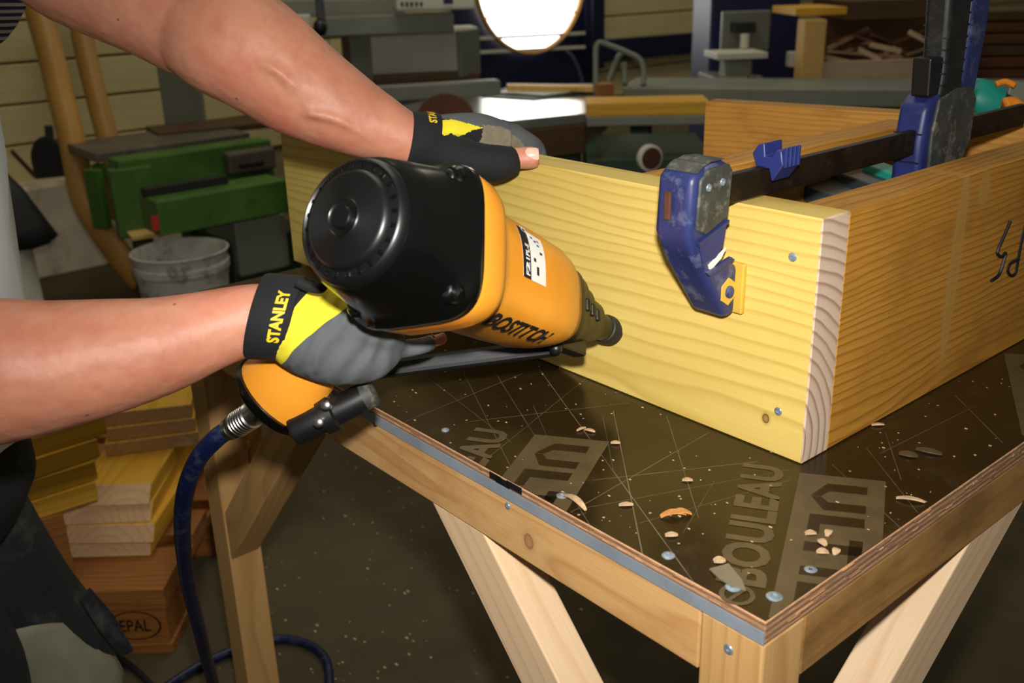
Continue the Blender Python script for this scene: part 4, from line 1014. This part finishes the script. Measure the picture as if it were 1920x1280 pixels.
tag(MB().box((.0, .0, .0775), (.16, .12, .1545)).build('timber_block', M_['pallet'], bevel=.002, M=Matrix.Translation((sup_.x, sup_.y, sup_.z)) @ Matrix.Rotation(math.atan2(RH.y, RH.x)+.5, 4, 'Z')), 'dark brown timber block carrying the left stack of boards', 'wood block')

# ================================================================== LEFT BACKGROUND
for pts, lb in (([(45, -60), (65, 0), (91, 88), (113, 175), (135, 263), (152, 351), (168, 395), (196, 439), (228, 483), (268, 530)], 'long tan extraction pipe curving down to the floor'),
                ([(135, -60), (146, 20), (158, 88), (179, 175), (203, 263), (213, 305), (222, 350)], 'shorter tan pipe standing behind the green machine')):
    d_ = 3.62 if 'long' in lb else 3.95
    q = catmull([tuple(D(a, b, d_)) for a, b in pts], 5)
    tag(MB().tube(q, .047 if 'long' in lb else .042, 18).build('extraction_pipe', M_['tan_pipe'], smooth=True), lb, 'pipe', 'tan extraction pipes')
# black shovel-shaped chute leaning on the plinth
ch_ = thing('dust_scoop', D(95, 335, 3.9), 'black round-topped scoop on the white plinth', 'scoop')
sM = fbox(66, 122, 240, 336, 3.95, 20, .05)[0]
prof = [(.0, 0)]+[(.06+.062*math.cos(a), .075+.085*math.sin(a)) for a in [math.pi-k*math.pi/10 for k in range(11)]]+[(.12, 0)]
MB().prism(prof, lambda a, b, t: sM @ Vector((a, t, b)), 0, .05).build('hood', M_['rub_black'], ch_, bevel=.004)
beam('stem', D(95, 275, 3.94), D(91, 236, 3.94), .028, .024, M_['rub_black'], ch_)
tag(beam('stick', D(22, 283, 3.6), D(66, 330, 3.8), .012, .012, M_['brown_board']), 'thin brown stick leaning beside the black scoop', 'stick')
# grey drum and black bag at the left edge
dr = thing('drum', D(5, 560, 3.1), 'pale grey drum at the left edge', 'drum')
c_ = D(-12, 470, 3.1); 
MB().lathe([(.11, FLOOR-c_.z+.001), (.115, FLOOR-c_.z+.02), (.112, -.25), (.118, -.24), (.112, -.23), (.11, .0), (.1, .01)], c_, (0, 0, 1), 28).build('shell', M_['lt_grey'], dr, smooth='auto')
bg = MB(); cb = D(-18, 410, 3.1)
rings = []
for k, (z, r) in enumerate(((.16, .02), (.15, .07), (.08, .12), (-.02, .16), (-.075, .185), (-.085, .16))):
    rings.append([cb+Vector((0, 0, z))+(RH*math.cos(2*math.pi*j/24)+FH*math.sin(2*math.pi*j/24)*.7)*(r*(1+.07*math.sin(j*2.1+k))) for j in range(24)])
tag(bg.loft(rings).build('sack', M_['rub_black'], smooth=True), 'black sack slumped over the grey drum', 'sack')

# green planing machine
gm = thing('planer', Z(330, 640, FLOOR), 'green planing machine with grey tables left of the front board', 'machine')
slab('body_panel', (240, 520, 302, 420, 3.35, 40, .10), M_['green'], gm, .006)
slab('front_box', (302, 545, 378, 444, 3.15, 40, .14), M_['green'], gm, .006)
slab('side_post', (174, 200, 318, 428, 3.44, -25, .03), M_['green'], gm, .004)
slab('side_rail', (174, 226, 308, 334, 3.44, -25, .03), M_['green'], gm, .004)
slab('board_inside', (198, 232, 330, 412, 3.50, -20, .02), M_['pallet'], gm, .002)
slab('panel_leg', (226, 304, 320, 450, 3.34, 32, .05), M_['green'], gm, .005)
slab('recess', (275, 430, 355, 377, 3.17, 40, .04), M_['dark_void'], gm, .002)
tbl = MB().add([D(188, 308, 3.45), D(335, 283, 3.75), D(480, 250, 4.0), D(325, 262, 4.15), D(178, 300, 3.6)], [(0, 1, 2, 3, 4)])
slab('infeed_table', (180, 470, 288, 306, 3.38, 40, .34), M_['iron'], gm, .004)
slab('outfeed_board', (298, 560, 250, 262, 3.70, 30, .22), M_['brown_board'], gm, .002)
mk_ = [fbox(290, 300, 398, 443, 3.145, 40, .01)]
Mx, s_ = fbox(302, 318, 398, 440, 3.147, 40, .01)
slab('red_mark', (287, 300, 405, 432, 3.13, 12, .003), M_['red'], gm, .0)
slab('red_mark', (182, 189, 316, 325, 3.41, 12, .003), M_['red'], gm, .0)
slab('cutter_guard', (432, 520, 288, 330, 3.5, 40, .08), M_['iron'], gm, .01)
slab('cutter_slot', (452, 497, 306, 318, 3.46, 40, .02), M_['dark_void'], gm, .006)
slab('lower_panel', (452, 545, 418, 520, 3.45, 40, .25), M_['grey_metal'], gm, .006, down=None)
slab('base', (446, 570, 455, 560, 3.5, 40, .35), M_['dkgreen'], gm, .006, down=FLOOR+.0)
slab('foot', (250, 290, 440, 470, 3.6, 20, .3), M_['dkgreen'], gm, .006, down=FLOOR)
for (a, b) in ((360, 384), (448, 369), (386, 388)):
    MB().lathe([(.009, 0), (.009, .006), (.004, .008)], D(a, b, 3.1+(a-302)*.0026), -FH, 10).build('bolt', M_['dark_metal'], gm)
slab('wood_strip', (248, 306, 444, 452, 3.28, 30, .1), M_['crate_pine'], gm, .002)
tag(slab('steel_post', (322, 395, 100, 320, 4.0, 10, .09), M_['grey_metal'], None, .006, down=FLOOR), 'dark grey steel post standing behind the planer', 'post')
# bucket
bk = thing('bucket', Z(335, 620, FLOOR), 'dirty white plastic bucket on the floor by the planer', 'bucket')
bc = D(337, 470, 3.15)
hb = bc.z-FLOOR
MB().lathe([(.115, -hb+.001), (.120, -hb+.02), (.142, -.06), (.149, -.055), (.149, -.035), (.143, -.03), (.147, 0), (.152, .004), (.146, .006), (.140, -.01), (.128, -.16), (.0001, -.16)], bc, (0, 0, 1), 36).build('shell', M_['bucket'], bk, smooth='auto')
for k, zz in enumerate((-.075, -.10, -.125)):
    MB().lathe([(.138-.005*k, zz-.003), (.143-.005*k, zz), (.138-.005*k, zz+.003)], bc, (0, 0, 1), 36).build('rib', M_['bucket'], bk, smooth=True)
MB().lathe([(.127, -.11), (.120, -.085), (.06, -.065), (.0001, -.06)], bc+Vector((0, 0, 0)), (0, 0, 1), 24).build('contents', M_['lt_grey'], bk, smooth=True)

# ================================================================== CENTRE BACKGROUND: panel saw
ps = thing('panel_saw', Z(950, 420, FLOOR), 'large panel saw with a bright steel table and toothed blade behind the gloved hand', 'machine')
def poly_slab(name, pts, t, mat, parent, bevel=.002):
    return MB().loft([pts, [p-Vector((0, 0, t)) for p in pts]]).build(name, mat, parent, bevel=bevel)
zt = D(1000, 200, 3.6).z
poly_slab('saw_table', [Z(860, 236, zt), Z(1098, 212, zt), Z(1150, 168, zt), Z(880, 172, zt), Z(740, 200, zt)], .035, M_['saw_top'], ps, .004)
poly_slab('rear_table', [Z(900, 180, zt+.004), Z(1000, 186, zt+.004), Z(1115, 174, zt+.004), Z(1112, 156, zt+.004), Z(960, 160, zt+.004)], .003, M_['dark_void'], ps)
poly_slab('loose_sheet', [Z(930, 172, zt+.01), Z(1020, 178, zt+.01), Z(1100, 168, zt+.01), Z(1020, 162, zt+.01)], .003, M_['lt_grey'], ps)
poly_slab('wood_lath', [Z(950, 160, zt+.03), Z(1112, 163, zt+.03), Z(1112, 158, zt+.03), Z(950, 156, zt+.03)], .02, M_['crate_pine'], ps)
poly_slab('table_skirt', [Z(866, 236, zt)-Vector((0, 0, .036)), Z(1096, 213, zt)-Vector((0, 0, .036)), Z(1145, 170, zt)-Vector((0, 0, .036)), Z(884, 174, zt)-Vector((0, 0, .036))], .10, M_['brown_board'], ps, .004)
slab('cabinet', (800, 1090, 262, 330, 3.6, 8, .5), M_['dkgreen'], ps, .01, down=FLOOR)
bcn = D(835, 236, 3.3); br_ = .108
bm_ = MB(); nt = 48; ring_o = []
for k in range(nt*2):
    a = math.pi*2*k/(nt*2); r = br_*(1.0 if k % 2 else .945); ring_o.append((r*math.cos(a+.03*(k % 2)), r*math.sin(a+.03*(k % 2))))
bx_, by_ = RH*math.cos(.25)+FH*math.sin(.25), Vector((0, 0, 1)); bnn = bx_.cross(by_)
bm_.prism(ring_o, lambda a, b, t: bcn+bx_*a+by_*b+bnn*t, -.002, .002).build('saw_blade', M_['offcut_dark'], ps)
slab('rip_fence', (668, 940, 166, 196, 3.3, 16, .06), M_['grey_metal'], ps, .006)
slab('fence_beam', (606, 852, 32, 70, 3.9, 12, .12), M_['grey_metal'], ps, .006)
slab('upper_beam', (520, 760, 2, 34, 4.0, 8, .12), M_['grey_metal'], ps, .006)
slab('beam_upright', (540, 600, 30, 240, 4.05, 8, .10), M_['lt_grey'], ps, .006)
cp_ = slab('control_box', (744, 892, -60, 22, 3.8, 12, .15), M_['lt_grey'], ps, .01)
for k in range(5): slab('switch', (752+9*k, 757+9*k, 4, 12, 3.79, 12, .01), M_['black_plastic'], ps, .001)
slab('control_screen', (832, 850, -6, 8, 3.79, 12, .008), M_['navy'], ps, .001)
slab('black_column', (596, 612, -40, 60, 3.8, 10, .06), M_['black_plastic'], ps, .004)
MB().ico(D(600, 52, 3.78), .028, 2, (1, 1, 1.2)).build('column_knob', M_['black_plastic'], ps, smooth=True)
slab('leg', (780, 860, 230, 330, 3.7, 8, .2), M_['dark_void'], ps, .004, down=FLOOR)
# open white hopper
hp_ = thing('hopper', D(780, 160, 4.2), 'white open-fronted hopper box on the bench behind the saw blade', 'box')
slab('back_panel', (692, 880, 64, 156, 4.35, 12, .02), M_['lt_grey'], hp_, .004)
slab('side_panel', (664, 702, 66, 162, 4.1, 35, .02), M_['grey_metal'], hp_, .004)
slab('side_panel', (866, 902, 58, 146, 4.15, 62, .02), M_['grey_metal'], hp_, .004)
slab('bottom_lip', (704, 900, 146, 158, 4.12, 12, .15), M_['brown_board'], hp_, .004)
slab('top_lip', (690, 895, 58, 68, 4.15, 12, .15), M_['lt_grey'], hp_, .004)
slab('post', (648, 668, 66, 165, 4.12, 12, .06), M_['brown_board'], hp_, .004, down=FLOOR)
slab('support', (700, 900, 158, 190, 4.2, 12, .3), M_['grey_metal'], hp_, .004, down=FLOOR)
# tubular guard rails
for k, (pts, d_) in enumerate((([(1118, 190), (1117, 120), (1118, 90), (1124, 80), (1140, 84), (1175, 98), (1200, 112), (1207, 135), (1206, 160)], 3.9),
                              ([(1140, 155), (1150, 128), (1160, 106), (1166, 100)], 3.95), ([(1172, 160), (1170, 118)], 3.95), ([(1060, 96), (1075, 110), (1088, 140), (1092, 158)], 4.6))):
    lb = ('bent grey tube rail right of the shiny saw table', 'short slanted grey tube inside the bent rail', 'short upright tube inside the bent rail', 'dark curved tube below the round window')[k]
    q = catmull([tuple(D(a, b, d_)) for a, b in pts], 5)
    tag(MB().tube(q, .011, 10).build('tube_rail', M_['grey_metal'] if k < 3 else M_['navy_dark'], smooth=True), lb, 'rail', 'tube rails')
tag(slab('wood_block', (1124, 1151, 158, 187, 3.75, 10, .06), M_['pallet'], None, .002), 'small brown wood block beside the bent tube rail', 'wood block')
tag(slab('yellow_plank', (1100, 1330, 194, 219, 3.2, -3, .16), M_['pile_yellow'], None, .003), 'long yellow plank lying on the grey rail behind the frame', 'plank')
gr_ = thing('long_bench', Z(1500, 420, FLOOR), 'long grey steel bench running behind the timber frame', 'bench')
slab('bench_rail', (1168, 2060, 164, 196, 3.9, -16, .35), M_['grey_metal'], gr_, .006)
slab('front_rail', (1100, 1340, 220, 238, 3.2, -3, .10), M_['grey_metal'], gr_, .004)
slab('leg', (1180, 1215, 190, 300, 3.95, -16, .1), M_['dark_void'], gr_, .004, down=FLOOR)
slab('leg', (1980, 2030, 200, 330, 3.4, -16, .1), M_['dark_void'], gr_, .004, down=FLOOR)
slab('lower_shelf', (1100, 1340, 300, 320, 3.2, -3, .5), M_['dkgreen'], gr_, .004, down=FLOOR)
wh = thing('machine_wheel', D(1215, 300, 3.1), 'pale rimmed dark wheel under the long bench', 'wheel')
MB().lathe([(.035, -.012), (.042, -.008), (.042, .008), (.035, .012)], D(1218, 296, 3.1), -FH+RH*.4, 24).build('tyre', M_['lt_grey'], wh, smooth='auto')
MB().lathe([(.034, -.013), (.034, .014), (.01, .016)], D(1218, 296, 3.1), -FH+RH*.4, 24).build('hub', M_['rust'], wh, smooth='auto')

# ================================================================== RIGHT BACKGROUND
dp = thing('drill_press', D(1410, 175, 4.4), 'navy blue column drill with a small white table', 'machine')
slab('column_cabinet', (1327, 1490, -60, 168, 4.7, 6, .3), M_['navy'], dp, .01, down=FLOOR)
slab('front_plate', (1352, 1442, 22, 98, 4.5, 6, .03), M_['grey_metal'], dp, .006)
slab('motor', (1376, 1418, 42, 62, 4.42, 6, .06), M_['dark_void'], dp, .006)
MB().lathe([(.02, 0), (.02, .06), (.008, .065), (.008, .09)], D(1397, 64, 4.4), (0, 0, -1), 14).build('spindle', M_['lt_grey'], dp, smooth='auto')
slab('table_plate', (1345, 1440, 101, 113, 4.25, 6, .2), M_['lt_grey'], dp, .003)
slab('cone_foot', (1360, 1410, 113, 150, 4.3, 6, .1), M_['grey_metal'], dp, .01)
slab('base_plate', (1340, 1430, 146, 160, 4.25, 6, .25), M_['grey_metal'], dp, .004)
MB().ico(D(1408, 152, 4.2), .025, 2).build('clamp_knob', M_['black_plastic'], dp, smooth=True)
slab('grip_box', (1480, 1500, 98, 126, 4.4, 6, .05), M_['lt_grey'], dp, .004)
cr_ = thing('crate', D(1620, 170, 4.2), 'pine crate open at the front, full of offcuts', 'crate')
slab('post', (1500, 1540, 38, 172, 4.1, 4, .09), M_['crate_pine'], cr_, .003)
slab('post', (1738, 1756, 40, 150, 4.5, 4, .06), M_['crate_pine'], cr_, .003)
slab('front_panel', (1536, 1770, 116, 180, 4.15, 4, .015), M_['ply'], cr_, .002)
slab('back_panel', (1530, 1770, 20, 170, 4.6, 4, .02), M_['brown_board'], cr_, .002)
slab('lid_board', (1492, 1588, 16, 30, 4.05, 4, .3), M_['pile_yellow'], cr_, .002)
slab('top_board', (1585, 1760, 2, 38, 4.25, 4, .4), M_['brown_board'], cr_, .002)
slab('bottom_panel', (1510, 1770, 168, 182, 4.2, 4, .36), M_['ply'], cr_, .002)
rnd = random.Random(3)
for k in range(26):
    x = rnd.uniform(1552, 1722); y = rnd.uniform(64, 128); d_ = 4.25+rnd.random()*.3
    a = rnd.uniform(-.6, .5); L = rnd.uniform(.10, .24)
    P = D(x, y, d_); dv = (RH*math.cos(a)+Vector((0, 0, 1))*math.sin(a)*-1+FH*rnd.uniform(-.5, .5)).normalized()*L
    pale = rnd.random() < .4
    o = beam('offcut', P-dv/2, P+dv/2, rnd.uniform(.012, .04), rnd.uniform(.006, .016), M_['offcut'] if pale else M_['offcut_dark'], None, bevel=0)
    tag(o, 'pale wood offcut heaped in the pine crate' if pale else 'dark brown wood offcut heaped in the pine crate', 'offcut', 'pale offcuts in the crate' if pale else 'dark offcuts in the crate')
for (x0, y0, x1, y1, w_, lb) in ((1548, 108, 1610, 122, .05, 'broad pinkish offcut sticking out over the crate front'), (1610, 92, 1650, 112, .03, 'bright pale offcut slanting out of the crate'), (1705, 60, 1742, 80, .035, 'white-ended offcut at the right side of the crate'), (1632, 84, 1688, 96, .03, 'long light offcut lying level in the crate')):
    tag(beam('offcut', D(x0, y0, 4.2), D(x1, y1, 4.2), w_, .02, M_['ply'], None, bevel=.001), lb, 'offcut')
# dark board stacks at far right
for k in range(7):
    tag(slab('stacked_board', (1795+6*(k % 3), 2060, 22+22*k, 40+22*k, 4.6, -8+3*(k % 2), .4), M_['offcut_dark'] if k % 3 else M_['brown_board'], None, .003), 'dark board number %s from the top of the far right stack' % ('one two three four five six seven'.split()[k]), 'board', 'dark boards stacked at far right')
sr = tag(slab('stack_rack', (1800, 2060, 176, 200, 4.6, -6, .4), M_['dark_void'], None, .004, down=FLOOR), 'dark rack carrying the stacked boards at far right', 'rack')

# cordless drill lying across the far board
cd = thing('cordless_drill', D(1860, 220, 1.32), 'teal cordless drill lying at the far end of the frame', 'drill')
dA, dB = D(1818, 178, 1.33), D(1880, 205, 1.33); dd = (dB-dA); dl = dd.length; ddn = dd.normalized()
MB().lathe([(.012, -.01), (.022, -.004), (.026, .006), (.027, dl*.5), (.026, dl*.75), (.02, dl*.8)], dA, ddn, 24).build('housing', M_['teal'], cd, smooth='auto')
MB().lathe([(.024, dl*.62), (.025, dl*.68), (.024, dl), (.016, dl+.012), (.008, dl+.018)], dA+Vector((0, 0, -.004)), ddn, 20).build('chuck', M_['black_plastic'], cd, smooth='auto')
beam('handle', dA+ddn*.02+Vector((0, 0, -.01)), dA+ddn*.015+Vector((.01, .03, -.06)), .03, .026, M_['slate'], cd, bevel=.006)
slab('battery', (1830, 1880, 206, 222, 1.34, 10, .05), M_['slate'], cd, .004)
sw = thing('hand_saw', D(1900, 215, 1.22), 'orange handled tool at the right edge behind the clamp', 'tool')
MB().tube(catmull([tuple(D(a, b, 1.24)) for a, b in ((1884, 196), (1897, 194), (1912, 203), (1926, 217), (1938, 240))], 5), .0085, 12).build('handle', M_['orange_tool'], sw, smooth=True)
MB().tube(catmull([tuple(D(a, b, 1.30)) for a, b in ((1868, 158), (1885, 153), (1902, 160))], 5), .004, 10).build('loop', M_['orange_tool'], sw, smooth=True)
beam('blade', D(1890, 172, 1.32), D(1975, 186, 1.32), .004, .03, M_['grey_metal'], sw)
# tool lying inside the frame: slate body with a teal lid
tb = thing('tool_case', (-.12, .25, 0), 'slate grey tool case with a teal lid edge inside the timber frame', 'case')
def hex_block(name, top4, drop, mat, parent, bevel=.004):
    return MB().loft([top4, [p-Vector((0, 0, drop)) for p in top4]]).build(name, mat, parent, bevel=bevel)
def tz(a, b, z): return Z(a, b, z)
Mt = Matrix.Translation((-.118, .235, .0))
MB().box((0, 0, .080), (.125, .20, .16), Mt).build('case_body', M_['slate'], tb, bevel=.01)
def zslab(name, pts, z, t, mat): P4 = [Z(a, b, z) for a, b in pts]; return MB().loft([P4, [p-Vector((0, 0, t)) for p in P4]]).build(name, mat, tb, bevel=.002)
zslab('case_top', [(1500, 345), (1568, 312), (1650, 338), (1585, 372)], .178, .018, M_['slate'])
zslab('case_top', [(1560, 318), (1615, 296), (1690, 326), (1640, 346)], .188, .014, M_['slate'])
zslab('lid_edge', [(1618, 304), (1640, 298), (1712, 322), (1690, 332)], .197, .010, M_['teal'])
# ================================================================== SMALL THINGS ON THE TABLE AND FLOOR
def chip_mesh(L, w_, curl, n=8):
    mb = MB(); top_ = []; bot = []
    for i in range(n+1):
        t = i/n; x = (t-.5)*L; ww = w_*(math.sin(math.pi*min(.97, max(.06, t)))**.5); z = curl*(1-(2*t-1)**2)
        top_.append((Vector((x, -ww/2, z)), Vector((x, ww/2, z*.8))))
    vs = [p for a in top_ for p in a]+[p+Vector((0, 0, .0012)) for a in top_ for p in a]; k = 2*(n+1)
    fs = []
    for i in range(n):
        a, b, c, d_ = 2*i, 2*i+1, 2*i+3, 2*i+2
        fs += [(a, b, c, d_), (k+d_, k+c, k+b, k+a), (a, d_, k+d_, k+a), (b, k+b, k+c, c)]
    fs += [(0, k, k+1, 1), (2*n, 2*n+1, k+2*n+1, k+2*n)]
    return mb.add(vs, fs)
M_['chip'] = plain('orange_wood_chip', (206, 140, 78), .7, var=.2, scale=200)
M_['chip_pale'] = plain('pale_wood_chip', (196, 164, 126), .7, var=.15, scale=200)
M_['scrap'] = plain('clear_plastic_scrap', (120, 112, 92), .25)
def chip(x, y, L, w_, curl, ang, mat, lb, tilt=0):
    P = Z(x, y, .0006)
    o = chip_mesh(L, w_, curl).build('wood_chip', M_[mat], None, smooth='auto', M=Matrix.Translation(P) @ Matrix.Rotation(ang, 4, 'Z'))
    tag(o, lb, 'wood chip', 'wood chips on the table')
chip(1262, 967, .021, .008, .004, 1.0, 'chip', 'curled orange wood shaving in the middle of the near table top')
chip(1276, 965, .018, .008, .004, .9, 'chip', 'orange shaving lying against the curled one')
chip(1077, 943, .030, .007, .005, -.1, 'chip_pale', 'long pale splinter beside the screw near the grey edge')
chip(1707, 938, .022, .005, .002, .5, 'chip_pale', 'pale pointed splinter on the right side of the table top')
chip(1106, 808, .011, .004, .001, .3, 'chip_pale', 'small pale splinter near the middle of the front board foot')
chip(1090, 805, .011, .003, .001, 1.5, 'chip_pale', 'thin pale sliver beside the small splinter')
chip(1154, 831, .009, .005, .001, .8, 'chip_pale', 'stubby pale chip below the two slivers')
chip(1289, 901, .009, .005, .001, .8, 'chip_pale', 'stubby pale chip on the long scratch')
chip(1174, 947, .012, .005, .001, .9, 'chip_pale', 'pale chip left of the orange shavings')
chip(1259, 1004, .010, .006, .001, .9, 'chip_pale', 'pale chip below the orange shavings')
chip(1349, 1052, .009, .008, .001, .9, 'chip_pale', 'round pale chip above the plastic scrap')
chip(1703, 853, .016, .010, .001, .4, 'film_print', 'grey blob of dried glue by the side board, left one')
chip(1742, 847, .022, .009, .001, .3, 'film_print', 'grey blob of dried glue by the side board, right one')
chip(1646, 797, .012, .004, .001, .9, 'chip_pale', 'tiny pale chip at the foot of the side board')
for k, (x, y) in enumerate(((1520, 1001), (1553, 1000), (1541, 1018), (1542, 1036), (1568, 1035))):
    chip(x, y, .009, .006, .0015, .9+k, 'chip_pale', ('left upper', 'right upper', 'middle', 'lower left', 'lower right')[k]+' white chip on the dark block letters')
sp = [Z(a, b, .0008) for a, b in ((1330, 1068), (1366, 1058), (1392, 1090), (1398, 1108), (1372, 1100), (1348, 1086))]
tag(MB().loft([sp, [p+Vector((0, 0, .0012)) for p in sp]]).build('plastic_scrap', M_['scrap']), 'greyish plastic scrap over the printed word near the corner', 'scrap')
dust = MB()
for k in range(150):
    a = rnd.random()
    P = Z(rnd.uniform(700, 1500), rnd.uniform(690, 1100), .0005) if a < .7 else Z(rnd.uniform(1560, 1900), rnd.uniform(700, 1000), .0005)
    if not (TX0+.01 < P.x < TX1-.01 and TY0+.01 < P.y < -.004 or (P.x > .006 and P.x < TX1-.01 and TY0 < P.y < .6)): continue
    s = rnd.uniform(.0004, .0013)
    dust.box(P, (s*rnd.uniform(.8, 2.5), s, s*.5), None)
o = dust.build('sawdust', M_['chip_pale']); tag(o, 'fine sawdust specks scattered over the dark table top', 'sawdust', kind='stuff')
fd_ = MB()
for k in range(260):
    P = Z(rnd.uniform(380, 1100), rnd.uniform(640, 1275), FLOOR+.001)
    s = rnd.uniform(.001, .004); fd_.box(P, (s*rnd.uniform(.8, 2.5), s, .0012), None)
o = fd_.build('floor_shavings', M_['offcut']); tag(o, 'scattered wood shavings and dust on the concrete floor', 'shavings', kind='stuff')
